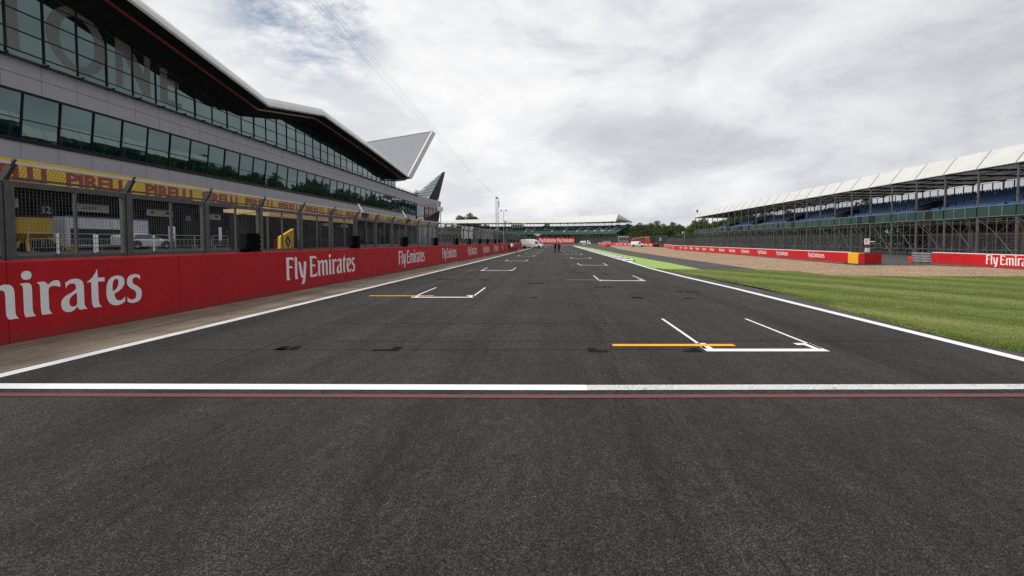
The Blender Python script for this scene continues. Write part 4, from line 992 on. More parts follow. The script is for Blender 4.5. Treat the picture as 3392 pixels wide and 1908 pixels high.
# ------------------------------------------------------------------ covered grandstands
def stand(root, path, s, seatm, panel_mats, bars=True, rows=11, step=.52, open_end=0, panels_per=3, PK=(13.05, 13.05)):
    """path: front-line points one bay apart; rear normal from neighbours; s = scale of the section"""
    n = len(path); Pn = []
    for i in range(n):
        a = Vector(path[max(0, i - 1)]); b = Vector(path[min(n - 1, i + 1)]); d = (b - a).normalized()
        nn = Vector((-d.y, d.x)); nn = nn if nn.dot(Vector(REAR)) > 0 else -nn
        Pn.append((Vector(path[i]), nn))
    def P(i, x, z):  # x metres behind the front line, at bay station i (float allowed)
        k = min(int(i), n - 2); t = i - k
        p = Pn[k][0].lerp(Pn[k + 1][0], t); q = Pn[k][1].lerp(Pn[k + 1][1], t)
        return Vector((p.x + q.x * x * s, p.y + q.y * x * s, z * s))
    FZ, RX, RZ = 10.8, 12.6, 10.9
    PK0, PK1 = PK
    for i in range(n - 1):
        j = i + 1; mb = MB(); e = .006 if bars else .001; PK = PK0 + (PK1 - PK0) * i / n; PJ = PK0 + (PK1 - PK0) * j / n
        A = [P(i + e, -.35, FZ), P(i + e, 1.35, PK), P(i + e, RX, RZ), P(i + e, RX, RZ - .1), P(i + e, 1.4, PK - 2.05), P(i + e, -.3, FZ - .06)]
        B = [P(j - e, -.35, FZ), P(j - e, 1.35, PJ), P(j - e, RX, RZ), P(j - e, RX, RZ - .1), P(j - e, 1.4, PJ - 2.05), P(j - e, -.3, FZ - .06)]
        mb.loft([A, B], caps=False); mb.build('roof_panel', 'roof_fabric', root)
        for q in range(panels_per):
            a, b = i + q / panels_per + .012, i + (q + 1) / panels_per - .012
            mb = MB(); mb.add([P(a, -.12, 5.0), P(b, -.12, 5.0), P(b, -.12, 6.2), P(a, -.12, 6.2), P(a, -.04, 5.0), P(b, -.04, 5.0), P(b, -.04, 6.2), P(a, -.04, 6.2)], [(0, 1, 2, 3), (7, 6, 5, 4), (3, 2, 6, 7), (0, 4, 5, 1)])
            mb.build('front_panel', random.choice(panel_mats), root)
    for i in range(n):  # columns, rafters
        PK = PK0 + (PK1 - PK0) * i / n
        mb = MB(); w = .17 * s if s < 1.2 else .2
        mb.beam(P(i, 0, 0), P(i, 0, FZ), w, w); mb.build('column', 'scaffold', root)
        mb = MB(); mb.beam(P(i, 0, FZ - .1), P(i, RX - .2, RZ - .25), .1 * s, .22 * s); mb.beam(P(i, RX - .5, 8.8), P(i, RX - .5, RZ - .1), .14 * s); mb.build('roof_truss', 'steel_dark', root)
        if bars: mb = MB(); mb.beam(P(i, -.38, FZ + .02), P(i, 1.35, PK + .02), .06, .04); mb.build('roof_batten', 'steel', root)
    mb = MB()
    for i in range(n - 1):
        for q in range(panels_per + 1):
            t = i + q / panels_per
            mb.beam(P(t, -.14, 4.95), P(t, -.14, 6.25), .05 * s)
        for z in (4.97, 6.22): mb.beam(P(i, -.14, z), P(i + 1, -.14, z), .06 * s, .05 * s)
    mb.build('front_panel_frame', 'galvanised', root)
    for x, z, w in ((0, FZ - .08, .1), (4, FZ - .02, .08), (8, FZ + .02, .08), (RX - .5, RZ - .15, .1)):
        mb = MB()
        for i in range(n - 1): mb.beam(P(i, x, z), P(i + 1, x, z), w * s)
        mb.build('purlin', 'steel_dark', root)
    # raked deck
    mb = MB()
    for i in range(open_end, n - 1):
        mb.quad(P(i, .05, 5.2), P(i + 1, .05, 5.2), P(i + 1, RX - .6, 9.0), P(i, RX - .6, 9.0)); mb.quad(P(i, .05, 4.95), P(i, RX - .6, 8.75), P(i + 1, RX - .6, 8.75), P(i + 1, .05, 4.95))
    mb.build('deck', 'deck_dark', root)
    # rear barrier
    mb = MB()
    for i in range(open_end, n - 1):
        mb.beam(P(i, RX - .55, 10.55), P(i + 1, RX - .55, 10.55), .07 * s); mb.beam(P(i, RX - .55, 9.0), P(i + 1, RX - .55, 9.0), .07 * s)
        for q in range(panels_per): mb.beam(P(i + q / panels_per, RX - .55, 8.9), P(i + q / panels_per, RX - .55, 10.55), .11 * s)
        if bars:
            for q in range(26): mb.beam(P(i + q / 26, RX - .55, 9.0), P(i + q / 26, RX - .55, 10.5), .022 * s, caps=False)
    mb.build('rear_barrier', 'scaffold', root)
    # seats
    def seat(mb, t0, t1, x, z):
        k = (t1 - t0) * .1; t0 += k; t1 -= k
        mb.add([P(t0, x, z + .40 / s), P(t1, x, z + .40 / s), P(t1, x + .34 / s, z + .38 / s), P(t0, x + .34 / s, z + .38 / s), P(t1, x + .44 / s, z + .82 / s), P(t0, x + .44 / s, z + .82 / s), P(t0, x + .05 / s, z + .3 / s), P(t1, x + .05 / s, z + .3 / s), P(t1, x + .4 / s, z + .3 / s), P(t0, x + .4 / s, z + .3 / s)],
               [(0, 1, 2, 3), (3, 2, 4, 5), (6, 7, 1, 0), (9, 8, 4, 5), (9, 6, 7, 8)])
    bay = (Vector(path[1]) - Vector(path[0])).length; per = round(bay / step)
    ci = 0; pool = []
    for i in range(open_end, n - 1):
        for r_ in range(rows):
            x = .55 + (RX - 1.8) * r_ / (rows - 1); z = 5.2 + 3.8 * (x / (RX - .6)) - .05
            for q in range(per):
                t = i + q / per
                if (i % 4 == 1 and q in (4, 5, 6) and 1 < r_ < 6) or (i % 2 == 0 and q == 0): continue
                pool.append((t, x, z, r_))
    return P, pool, seat, per
# --- the near stand on the right
REAR = (1, 0)
rs = empty('grandstand', (56, 110, 0), 'long covered grandstand with blue seats and white fabric roof on steel scaffolding, on the right', 'grandstand')
pathR = [(51 + .019 * y, y) for y in [33.2 + 5.0 * i for i in range(30)]]
P, pool, seat, per = stand(rs, list(reversed(pathR)), 1.0, 'seat_blue', ['panel_green', 'panel_green', 'panel_black'], open_end=3)
# the far end has teal panels and open front bays
nb = len(pathR)
def bay_y(t): return 178.2 - 5 * t
near = sorted(pool, key=lambda p: (abs(bay_y(p[0]) - 58) // 6, p[3]))[:100]; ns = set(near)
for t, x, z, r_ in near:
    mb = MB(); seat(mb, t, t + 1 / per, x, z); mb.build('seat', 'seat_blue', rs)
mb = MB()
for p in pool:
    if p not in ns: seat(mb, p[0], p[0] + 1 / per, p[1], p[2])
o = mb.build('seats', 'seat_blue', rs); o['kind'] = 'stuff'
# stair openings through the seats
for i in range(5, nb - 1, 4):
    mb = MB(); a, b = i + .30, i + .62
    for x0, x1 in ((2.2, 2.26), (5.6, 5.66)):
        zz = 5.2 + 3.8 * x0 / 12
        mb.add([P(a, x0, zz), P(b, x0, zz), P(b, x0, zz + 1.15), P(a, x0, zz + 1.15)], [(0, 1, 2, 3)])
    for t in (a, b): mb.add([P(t, 2.2, 5.9), P(t, 5.6, 6.95), P(t, 5.6, 8.1), P(t, 2.2, 7.05)], [(0, 1, 2, 3)])
    mb.build('stair_opening', 'deck_dark', rs)
# scaffolding under the deck, bay by bay
for i in range(nb - 1):
    mb = MB(); j = i + 1
    for x in (.05, 3, 6, 9, 12):
        top = min(4.9, 4.9) if x < 1 else 4.6 + 3.6 * x / 12
        for t in ((i + .02, i + .26, i + .5, i + .76) if x < 4 else (i + .02, i + .5)): mb.tube(P(t, x, 0), P(t, x, top), .05 if x < 1 else .038, 5, caps=False)
        for z in (.35, 1.0, 2.9, 4.4, 4.75): mb.tube(P(i, x, z), P(j, x, z), .036, 5, caps=False)
        if x in (.05, 6, 12):
            mb.tube(P(i, x, .2), P(i + .5, x, 2.9), .034, 5, caps=False); mb.tube(P(i + .5, x, 2.9), P(j, x, .2), .034, 5, caps=False)
            mb.tube(P(i + .5, x, 2.9), P(i, x, 4.8), .034, 5, caps=False); mb.tube(P(i + .5, x, 2.9), P(j, x, 4.8), .034, 5, caps=False)
    for x in (0, 3, 6, 9):
        mb.tube(P(i, x, .3), P(i, x + 3, 2.9), .032, 5, caps=False); mb.tube(P(i, x + 3, 2.9), P(i, x, 4.6), .032, 5, caps=False); mb.tube(P(i + .5, x, .3), P(i + .5, x + 3, 2.9), .032, 5, caps=False)
    mb.tube(P(i, 0, 2.9), P(i, 12, 2.9), .032, 5, caps=False)
    mb.build('scaffold_frame', 'scaffold', rs)
# antenna with a small camera at the far end of the roof
an = empty('roof_camera', (54, 176, 13), 'small dark camera on a thin mast above the far end of the right grandstand roof', 'camera')
c = PY(1756, 531, 174); mb = MB(); mb.tube((c.x, c.y, 11.6), (c.x, c.y, c.z + .9), .05, 6); mb.build('mast', 'steel_dark', an); mb = MB(); mb.tube((c.x - .35, c.y, c.z - .4), (c.x - .25, c.y, c.z + .4), .34, 8, r2=.25); mb.build('camera_body', 'car_black', an)

# --- the far stand across the end of the straight
REAR = (.2, 1)
fs = empty('grandstand', (-20, 410, 0), 'distant grandstand with teal seats and white seat letters across the end of the straight', 'grandstand')
ctrl = [(-130, 404), (-93, 401), (-55, 399), (-20, 397), (5, 392), (25, 383), (40, 373), (51, 362)]
pts = []
def cr(p0, p1, p2, p3, t):
    return tuple(.5 * ((2 * b) + (-a + c) * t + (2 * a - 5 * b + 4 * c - d) * t * t + (-a + 3 * b - 3 * c + d) * t ** 3) for a, b, c, d in zip(p0, p1, p2, p3))
for i in range(1, len(ctrl) - 1):
    for q in range(20): pts.append(cr(ctrl[i - 1], ctrl[i], ctrl[i + 1], ctrl[min(i + 2, len(ctrl) - 1)], q / 20))
pts.append(ctrl[-1])
path = [pts[0]]; acc = 0
for a, b in zip(pts, pts[1:]):
    acc += math.hypot(b[0] - a[0], b[1] - a[1])
    if acc >= 5.2: path.append(b); acc = 0
P, pool, seat, per = stand(fs, path, 1.57, 'seat_teal', ['panel_teal'], bars=False, rows=3, panels_per=2, PK=(12.4, 14.4))
nb = len(path)
for r_ in range(16):
    x = .5 + 11.2 * r_ / 15; z = 5.25 + 3.75 * x / 12; mb = MB()
    for i in range(nb - 1): mb.add([P(i, x, z + .1), P(i + 1, x, z + .1), P(i + 1, x + .35, z + .12), P(i, x + .35, z + .12), P(i + 1, x + .42, z + .5), P(i, x + .42, z + .5)], [(0, 1, 2, 3), (3, 2, 4, 5)])
    mb.build('seat_row', 'seat_teal', fs)
# white letters picked out in the seats
BARS = {'L': [(0, 0, 0, 1), (0, 0, 1, 0)], 'V': [(0, 1, .5, 0), (.5, 0, 1, 1)], 'E': [(0, 0, 0, 1), (0, 0, 1, 0), (0, .5, .8, .5), (0, 1, 1, 1)], 'R': [(0, 0, 0, 1), (0, 1, .9, 1), (.9, 1, .9, .5), (.9, .5, 0, .5), (.3, .5, 1, 0)],
        'S': [(0, 0, 1, 0), (1, 0, 1, .5), (1, .5, 0, .5), (0, .5, 0, 1), (0, 1, 1, 1)], 'T': [(.5, 0, .5, 1), (0, 1, 1, 1)], 'O': [(0, 0, 0, 1), (0, 0, 1, 0), (1, 0, 1, 1), (0, 1, 1, 1)], 'N': [(0, 0, 0, 1), (0, 1, 1, 0), (1, 0, 1, 1)]}
def station_at(u):
    best = min((abs(proj_u(*P(i / 10, 3, 0)[:2], 10) - u), i / 10) for i in range((nb - 1) * 10)); return best[1]
for ch, u in zip('LVERSTONE', (1192, 1238, 1283, 1333, 1378, 1420, 1463, 1508, 1546)):
    t0 = station_at(u - 11); t1 = station_at(u + 11); mb = MB()
    def q(a, b): x = 1.8 + 7.2 * b; return P(max(0, min(nb - 1.01, t0 + (t1 - t0) * a)), x, 5.62 + 3.75 * x / 12)
    for x0, z0, x1, z1 in BARS[ch]: mb.beam(q(x0, z0), q(x1, z1), 1.5, .25)
    mb.build('seat_letter', 'seat_white', fs)
for i in range(nb - 1):
    mb = MB()
    for x in (.05, 4, 8, 12):
        top = 4.9 if x < 1 else 4.6 + 3.6 * x / 12
        for t in (i, i + .5): mb.tube(P(t, x, 0), P(t, x, top), .07, 4, caps=False)
        for z in (1.2, 3.0, 4.7): mb.tube(P(i, x, z), P(i + 1, x, z), .06, 4, caps=False)
        mb.tube(P(i, x, .3), P(i + .5, x, 3.0), .06, 4, caps=False); mb.tube(P(i + .5, x, 3), P(i + 1, x, .3), .06, 4, caps=False); mb.tube(P(i + .5, x, 3), P(i + 1, x, 4.8), .06, 4, caps=False)
    for x in (0, 4, 8): mb.tube(P(i, x, .3), P(i, x + 4, 3), .06, 4, caps=False); mb.tube(P(i, x + 4, 3), P(i, x, 4.6), .06, 4, caps=False)
    mb.build('scaffold_frame', 'scaffold', fs)

# ------------------------------------------------------------------ far barriers
fb = empty('far_barrier', (33, 225, 0), 'distant curved red barrier covered with repeated white slogans behind the gravel', 'wall')
FB = [(37.2, 172), (35.5, 200), (32.5, 240), (28.5, 281)]
wall_run(fb, FB, 1.25, .6, 'sunlit_red_wall', seg=8)
for i in range(14):
    t = i / 14; L = [Vector((*p, 0)) for p in FB]; k = min(2, int(t * 3)); f = t * 3 - k
    a = L[k].lerp(L[k + 1], f + .02); b = L[k].lerp(L[k + 1], min(1, f + .17)); place_phrase('slogan', b, a, .75, .3, (-.05, 0, 0), 'white_block', fb)
for i, (u0, u1) in enumerate(((1460, 1474), (1515, 1537))):
    Y = 285 - i * 0; a = PY(u0, 613, Y); b = PY(u1, 613, Y); r = empty('white_barrier', (a.x, Y, 0), ('white barrier block left of the flatbed truck', 'white barrier block right of the flatbed truck')[i], 'barrier', 'white blocks behind the flatbed truck')
    mb = MB(); mb.loft([[(a.x, Y, -.02), (a.x, Y + .6, -.02), (a.x, Y + .45, 2.1), (a.x, Y + .15, 2.1)], [(b.x, Y, -.02), (b.x, Y + .6, -.02), (b.x, Y + .45, 2.1), (b.x, Y + .15, 2.1)]]); mb.build('block', 'white_block', r)
hb = empty('advert_wall', (5, 335, 0), 'tall distant red advertising wall with the white slogan twice, between the van and the flatbed truck', 'advert wall')
YH = 334
mb = MB(); a, b = PY(1353, 606, YH), PY(1460.5 - 15, 606, YH); zt = PY(1400, 598.3, YH).z
mb.hexa([(a.x, YH, 0), (b.x, YH, 0), (b.x, YH + .8, 0), (a.x, YH + .8, 0), (a.x, YH, zt + .2), (b.x, YH, zt), (b.x, YH + .8, zt), (a.x, YH + .8, zt + .2)]); mb.build('panel', 'sunlit_red_wall', hb)
for u0, u1 in ((1356.5, 1399), (1401.5, 1443.5)):
    a, b = PY(u0, 606, YH), PY(u1, 606, YH); place_phrase('slogan', (a.x, YH), (b.x, YH), 2.6, 1.25, (0, -.04, 0), 'white_block', hb)
r = empty('plastic_barrier', (21, 176, 0), 'low orange plastic barrier block on the runoff in front of the far red barrier', 'barrier')
for i in range(3):
    a = PY(1518.5 + i * 6, 620, 176.5); mb = MB(); mb.bevbox((a.x, 176, 0), (a.x + .84, 177, 1.0), .08); mb.build('barrier_block', 'orange_plastic' if i < 1 else 'red_plastic', r)
tb = empty('tyre_barrier', (37, 168, 0), 'dark tyre barrier with a red cover where the far barrier meets the long red wall', 'tyre barrier')
a, b, c = PY(1648, 615, 166), PY(1657, 615, 165), PY(1671, 615, 160)
mb = MB()
for i in range(3):
    for k in range(4):
        x = a.x + (b.x - a.x) * i / 2; mb.tube((x, 166, k * .25), (x, 166, k * .25 + .22), .42, 10)
mb.build('tyre_stack', 'black_rubber', tb)
mb = MB(); mb.bevbox((b.x + .35, 163, 0), (c.x, 164.5, 1.15), .1); mb.build('cover', 'red_wall', tb)
# ------------------------------------------------------------------ vehicles (length along +X, front at +X)
def section(x, zb, zm, zt, wb, wm, wt):
    r = min(.16, (zt - zm) * .4)
    pts = [(wb * .9, zb), (wb, zb + .12), (wm, zm), (wt + (wm - wt) * .25, zt - r), (wt - r * .6, zt - r * .2), (wt * .5, zt)]
    return [(x, -y, z) for y, z in reversed(pts)][::-1] and [(x, y, z) for y, z in pts] + [(x, -y, z) for y, z in reversed(pts)]
def wheel(root, x, y, r, w, side):
    mb = MB(); n = 20; prof = [(r * .62, w / 2), (r * .93, w / 2), (r, w * .32), (r, -w * .32), (r * .93, -w / 2), (r * .62, -w / 2)]
    rings = []
    for i in range(n + 1):
        a = 2 * math.pi * i / n; rings.append([(x + math.cos(a) * q, y + o, r + math.sin(a) * q) for q, o in prof])
    mb.loft(rings, caps=False); t = mb.build('wheel', 'black_rubber', root, smooth=True)
    mb = MB(); mb.tube((x, y - side * .02, r), (x, y + side * w * .36, r), r * .6, 16); mb.tube((x, y + side * w * .36, r), (x, y + side * w * .44, r), r * .2, 8); mb.build('rim', 'galvanised', t)
def van(name, label, secs, L, wr, wx, belt, win, windscreen, high):
    r = empty(name, (0, 0, 0), label, 'van')
    mb = MB(); mb.loft([section(*s) for s in secs]); b = mb.build('body', 'white_car', r)
    W = secs[1][5]
    for s in (1, -1):
        mb = MB(); mb.poly([(x, s * (W + .012 - (z - belt) * .11), z) for x, z in win]); mb.build('side_window', 'dark_glass', r)
        mb = MB(); mb.box((wx[1] - .15 + .5, s * (W + .02), belt + .02), (wx[1] + .5, s * (W + .22), belt + .3)); mb.build('mirror', 'car_black', r)
        mb = MB(); mb.box((.45, s * W - (.03 if s > 0 else -.0) , .28), (L - .75, s * W + (.0 if s > 0 else .03), .5)); mb.xf(Matrix.Translation((0, s * .012, 0))); mb.build('side_skirt', 'car_black', r)
        for x in wx:
            mb = MB(); mb.prism([(x + (wr + .1) * math.cos(math.pi * i / 10), s * (W - .05), wr + (wr + .1) * math.sin(math.pi * i / 10)) for i in range(11)], (0, s * .062, 0)); mb.build('wheel_arch', 'car_black', r)
            wheel(r, x, s * (W - .1), wr, .24, s)
        mb = MB(); mb.box((L - .16, s * W * .62 - .14, belt - .38), (L - .02, s * W * .62 + .14, belt - .18)); mb.build('headlight', 'lamp_white', r)
        mb = MB(); mb.box((-.02, s * W * .9 - .06, .9), (.02, s * W * .9 + .06, 1.5)); mb.build('tail_light', 'red_plastic', r)
        mb = MB()
        for x in (win[0][0] - .12, win[0][0] - 1.4): mb.box((x, s * (W + .004) - .004, .55), (x + .02, s * (W + .004) + .004, belt + .1))
        mb.box((.3, s * (W + .004) - .004, belt - .12), (win[0][0] - .1, s * (W + .004) + .004, belt - .09)); mb.build('door_seam', 'steel_dark', r)
    mb = MB(); mb.poly(windscreen); mb.build('windscreen', 'dark_glass', r)
    mb = MB(); mb.bevbox((L - .3, -W + .04, .25), (L + .05, W - .04, .62), .06); mb.build('bumper', 'car_black', r)
    mb = MB(); mb.bevbox((-.08, -W + .08, .35), (.06, W - .08, .55), .04); mb.build('rear_bumper', 'car_black', r)
    return r
secs = [(0, .42, 1.2, 2.4, .86, .95, .80), (.1, .35, 1.2, 2.5, .9, 1.0, .86), (2.5, .35, 1.2, 2.56, .9, 1.0, .87), (3.7, .35, 1.2, 2.54, .9, 1.0, .86), (4.35, .35, 1.2, 2.36, .9, 1.0, .8), (4.95, .35, 1.15, 1.8, .9, .99, .74), (5.35, .35, 1.0, 1.42, .9, .98, .72), (5.85, .36, .85, 1.2, .86, .93, .66), (6.1, .42, .75, .98, .78, .84, .6)]
v = van('van', 'long white high-roof panel van parked across the track beside the red wall', secs, 6.1, .36, (1.15, 5.0), 1.3, [(3.95, 1.36), (4.98, 1.3), (4.62, 1.75), (4.38, 1.98), (3.98, 2.02)], [(5.33, -.74, 1.46), (5.33, .74, 1.46), (4.4, .7, 2.3), (4.4, -.7, 2.3)], True)
a = G(1310.5, 625.3); v.location = (a.x, a.y, 0); v.rotation_euler.z = math.radians(-2)
secs = [(0, .42, 1.0, 1.75, .8, .92, .76), (.1, .35, 1.0, 1.9, .86, .96, .82), (2.4, .35, 1.0, 1.95, .86, .96, .83), (2.95, .35, 1.0, 1.9, .86, .96, .8), (3.5, .35, .98, 1.4, .86, .95, .74), (3.9, .36, .85, 1.12, .85, .93, .7), (4.4, .38, .75, .95, .8, .86, .6), (4.55, .42, .65, .8, .72, .78, .5)]
v2 = van('van', 'small white van with a roof rack on the gravel by the far barrier', secs, 4.55, .33, (.85, 3.75), 1.05, [(2.55, 1.1), (3.55, 1.06), (3.3, 1.4), (2.98, 1.68), (2.58, 1.7)], [(3.9, -.7, 1.16), (3.9, .7, 1.16), (3.05, .68, 1.84), (3.05, -.68, 1.84)], False)
mb = MB()
for x in (.6, 1.3, 2.1): mb.beam((x, -.7, 2.0), (x, .7, 2.0), .06)
for y in (-.6, .6): mb.beam((.5, y, 2.06), (2.4, y, 2.06), .06)
mb.build('roof_rack', 'car_black', v2)
a = G(1587.5, 621.3); v2.location = (a.x, a.y, 0); v2.rotation_euler.z = math.radians(-14)
# flatbed truck
tk = empty('flatbed_truck', (0, 0, 0), 'small white flatbed truck with a light cab in front of the white barrier blocks', 'truck')
mb = MB(); mb.loft([section(*s) for s in [(4.35, .5, 1.1, 2.2, .85, .93, .8), (4.5, .45, 1.1, 2.3, .88, .95, .82), (5.3, .45, 1.1, 2.3, .88, .95, .82), (5.85, .45, 1.1, 1.6, .88, .95, .8), (6.1, .5, 1.0, 1.2, .85, .92, .76)]]); mb.build('cab', 'white_car', tk)
for s in (1, -1):
    mb = MB(); mb.poly([(x, s * (.965 - (z - 1.1) * .1), z) for x, z in ((4.7, 1.3), (5.75, 1.3), (5.35, 2.1), (4.7, 2.15))]); mb.build('side_window', 'dark_glass', tk)
    wheel(tk, 1.2, s * .8, .36, .26, s); wheel(tk, 5.2, s * .8, .36, .24, s)
    mb = MB(); mb.box((0, s * 1.0 - .03, .95), (4.2, s * 1.0 + .03, 1.35)); mb.build('drop_side', 'galvanised', tk)
mb = MB(); mb.poly([(6.0, -.72, 1.3), (6.0, .72, 1.3), (5.45, .7, 2.15), (5.45, -.7, 2.15)]); mb.build('windscreen', 'dark_glass', tk)
mb = MB(); mb.box((-.05, -1, .8), (4.25, 1, .93)); mb.build('bed', 'board_white', tk)
mb = MB(); mb.box((0, -.4, .55), (4.8, .4, .78)); mb.build('chassis', 'car_black', tk)
mb = MB(); mb.box((4.2, -.95, .93), (4.28, .95, 2.0)); mb.build('headboard', 'galvanised', tk)
a = G(1456, 616.4); tk.location = (a.x, a.y, 0); tk.rotation_euler.z = math.radians(-6)
# low white estate in the pit lane
secs = [(0, .35, .75, .95, .7, .82, .7), (.15, .25, .7, 1.1, .75, .86, .7), (.9, .2, .7, 1.22, .77, .88, .66), (1.9, .2, .7, 1.24, .77, .88, .66), (2.5, .2, .7, 1.15, .77, .88, .64), (3.1, .2, .66, .84, .77, .88, .74), (3.8, .2, .6, .74, .75, .86, .68), (4.2, .28, .5, .6, .66, .74, .58)]
cr_ = empty('car', (0, 0, 0), 'low white car seen through the fence in the pit lane', 'car')
mb = MB(); mb.loft([section(*s) for s in secs]); mb.build('body', 'white_car', cr_, smooth=False)
for s in (1, -1):
    mb = MB(); mb.poly([(x, s * (.892 - (z - .7) * .34), z) for x, z in ((.5, .8), (2.85, .8), (2.4, 1.1), (1.9, 1.17), (.75, 1.15))]); mb.build('side_window', 'dark_glass', cr_)
    for x in (.75, 3.35):
        mb = MB(); mb.prism([(x + .4 * math.cos(math.pi * i / 10), s * .82, .31 + .4 * math.sin(math.pi * i / 10)) for i in range(11)], (0, s * .07, 0)); mb.build('wheel_arch', 'car_black', cr_)
        wheel(cr_, x, s * .8, .31, .22, s)
mb = MB(); mb.poly([(3.12, -.66, .87), (3.12, .66, .87), (2.52, .58, 1.14), (2.52, -.58, 1.14)]); mb.build('windscreen', 'dark_glass', cr_)
cr_.location = (-31.9, 35.2, ZP + .006); cr_.rotation_euler.z = math.radians(88)

# ------------------------------------------------------------------ people
def person(name, label, loc, rot=0, h=1.75, cols=('cloth_black', 'cloth_black', 'car_black', 'hair_dark'), pose='stand', group=None):
    top, leg, shoe, hair = cols
    J = {}; E = []
    def j(k, p, r, m): J[k] = (Vector(p), r, m)
    lean = {'lean': .12, 'crouch': .35, 'climb': .1}.get(pose, .0); crouch = .33 if pose == 'crouch' else 0
    dz = -crouch
    j('pelvis', (0, 0, .95 + dz), .135, leg); j('waist', (0, lean * .3, 1.1 + dz), .13, top); j('chest', (0, lean * .8, 1.32 + dz), .155, top); j('neckbase', (0, lean, 1.47 + dz), .07, top); j('neck', (0, lean + .01, 1.53 + dz), .055, 'skin')
    j('jaw', (0, lean + .035, 1.595 + dz), .075, 'skin'); j('head', (0, lean + .02, 1.66 + dz), .092, 'skin'); j('crown', (0, lean + .0, 1.72 + dz), .07, hair)
    j('nose', (0, lean + .115, 1.635 + dz), .016, 'skin')
    E += [('pelvis', 'waist'), ('waist', 'chest'), ('chest', 'neckbase'), ('neckbase', 'neck'), ('neck', 'jaw'), ('jaw', 'head'), ('head', 'crown'), ('jaw', 'nose')]
    for s, n in ((1, 'r'), (-1, 'l')):
        a = {'stand': ((.235, -.02, 1.16), (.255, .07, .92)), 'folded': ((.25, .02, 1.16), (.06, .24, 1.18)), 'phone': ((.24, .04, 1.16), (.13, .27, 1.3)), 'lean': ((.24, .1, 1.14), (.2, .3, 1.05)), 'crouch': ((.24, .25, 1.2), (.16, .46, 1.05)), 'climb': ((.25, .22, 1.5), (.16, .36, 1.78))}.get(pose, ((.235, -.02, 1.16), (.255, .07, .92)))
        el, wr = [Vector((s * p[0], p[1] + lean * .6, p[2] + dz)) for p in a]
        if pose == 'stand' and s < 0: wr += Vector((.02, .05, .02))
        j('sh' + n, (s * .185, lean * .9, 1.41 + dz), .07, top); j('el' + n, el, .05, top); j('wr' + n, wr, .033, top)
        d = (wr - el).normalized(); palm = wr + d * .085; j('palm' + n, palm, .034, 'skin')
        E += [('chest', 'sh' + n), ('sh' + n, 'el' + n), ('el' + n, 'wr' + n), ('wr' + n, 'palm' + n)]
        side = d.cross(Vector((1, 0, 0))).normalized() if abs(d.x) < .8 else Vector((0, 0, 1)); inn = Vector((-s, .3, 0))
        for q, (o, ln) in enumerate(((-.03, .075), (-.01, .088), (.01, .082), (.03, .065))):
            j(f'f{n}{q}', palm + side * o + d * .03 + Vector((0, 0, 0)), .011, 'skin'); j(f'g{n}{q}', palm + side * o + d * ln + inn * .02, .009, 'skin'); E += [('palm' + n, f'f{n}{q}'), (f'f{n}{q}', f'g{n}{q}')]
        j('th' + n, palm + side * .05 + inn * .01, .011, 'skin'); E.append(('palm' + n, 'th' + n))
        st_ = {'stand': (.0, .0), 'folded': (.03, -.02), 'walk': (.2, -.2)}.get(pose, (.04, -.04))[0 if s > 0 else 1]
        if pose == 'crouch': kn, an = (s * .14, .32, .5), (s * .13, .02, .09)
        elif pose == 'climb': kn, an = (s * .12, .2 if s > 0 else .06, .66 if s > 0 else .48), (s * .11, .08, .32 if s > 0 else .09)
        else: kn, an = (s * .105, .03 + st_ * .6, .5), (s * .115, -.02 + st_, .085)
        j('hip' + n, (s * .09, 0, .9 + dz), .098, leg); j('kn' + n, kn, .066, leg); j('an' + n, an, .048, leg); j('to' + n, (an[0] + s * .03, an[1] + .16, an[2] - .045), .036, shoe); j('he' + n, (an[0], an[1] - .03, an[2] - .04), .04, shoe)
        E += [('pelvis', 'hip' + n), ('hip' + n, 'kn' + n), ('kn' + n, 'an' + n), ('an' + n, 'he' + n), ('he' + n, 'to' + n)]
    keys = list(J); ix = {k: i for i, k in enumerate(keys)}
    me = bpy.data.meshes.new('p'); me.from_pydata([J[k][0] for k in keys], [(ix[a], ix[b]) for a, b in E], [])
    o = bpy.data.objects.new('p', me); col.objects.link(o)
    o.modifiers.new('s', 'SKIN'); sk = me.skin_vertices[0].data
    for i, k in enumerate(keys):
        sk[i].radius = (J[k][1] * (1.15 if k in ('chest', 'waist', 'pelvis') else 1), J[k][1] * (.8 if k in ('chest', 'waist', 'pelvis') else 1)); sk[i].use_root = k == 'pelvis'
    sub = o.modifiers.new('u', 'SUBSURF'); sub.levels = 1; sub.render_levels = 1
    dg = bpy.context.evaluated_depsgraph_get(); m2 = bpy.data.meshes.new_from_object(o.evaluated_get(dg)); bpy.data.objects.remove(o)
    m2.name = name; m2.materials.clear()
    names = []
    segs = [(J[a][0], J[b][0], J[b][2] if b[:2] != 'sh' else top) for a, b in E]
    for p in m2.polygons:
        c = p.center; best = None
        for a, b, mm in segs:
            t = max(0, min(1, (c - a).dot(b - a) / max(1e-9, (b - a).length_squared))); dd = (c - a - (b - a) * t).length
            if best is None or dd < best[0]: best = (dd, mm)
        mm = best[1]
        hz = J['head'][0]
        if c.z > hz.z - .12 and (c - hz).length < .2 and (c.y < hz.y - .015 or c.z > hz.z + .035): mm = hair
        if mm not in names: names.append(mm)
        p.material_index = names.index(mm); p.use_smooth = True
    for nme in names: m2.materials.append(MATS[nme])
    zmin = min(v.co.z for v in m2.vertices); k = h / (max(v.co.z for v in m2.vertices) - zmin) if pose not in ('crouch', 'climb') else 1
    m2.transform(Matrix.Scale(k, 4) @ Matrix.Translation((0, 0, -zmin)))
    q = bpy.data.objects.new(name, m2); col.objects.link(q); q.location = loc; q.rotation_euler.z = math.radians(rot)
    return tag(q, label, 'person', group)
B = ('cloth_black', 'cloth_black', 'car_black', 'cloth_black')
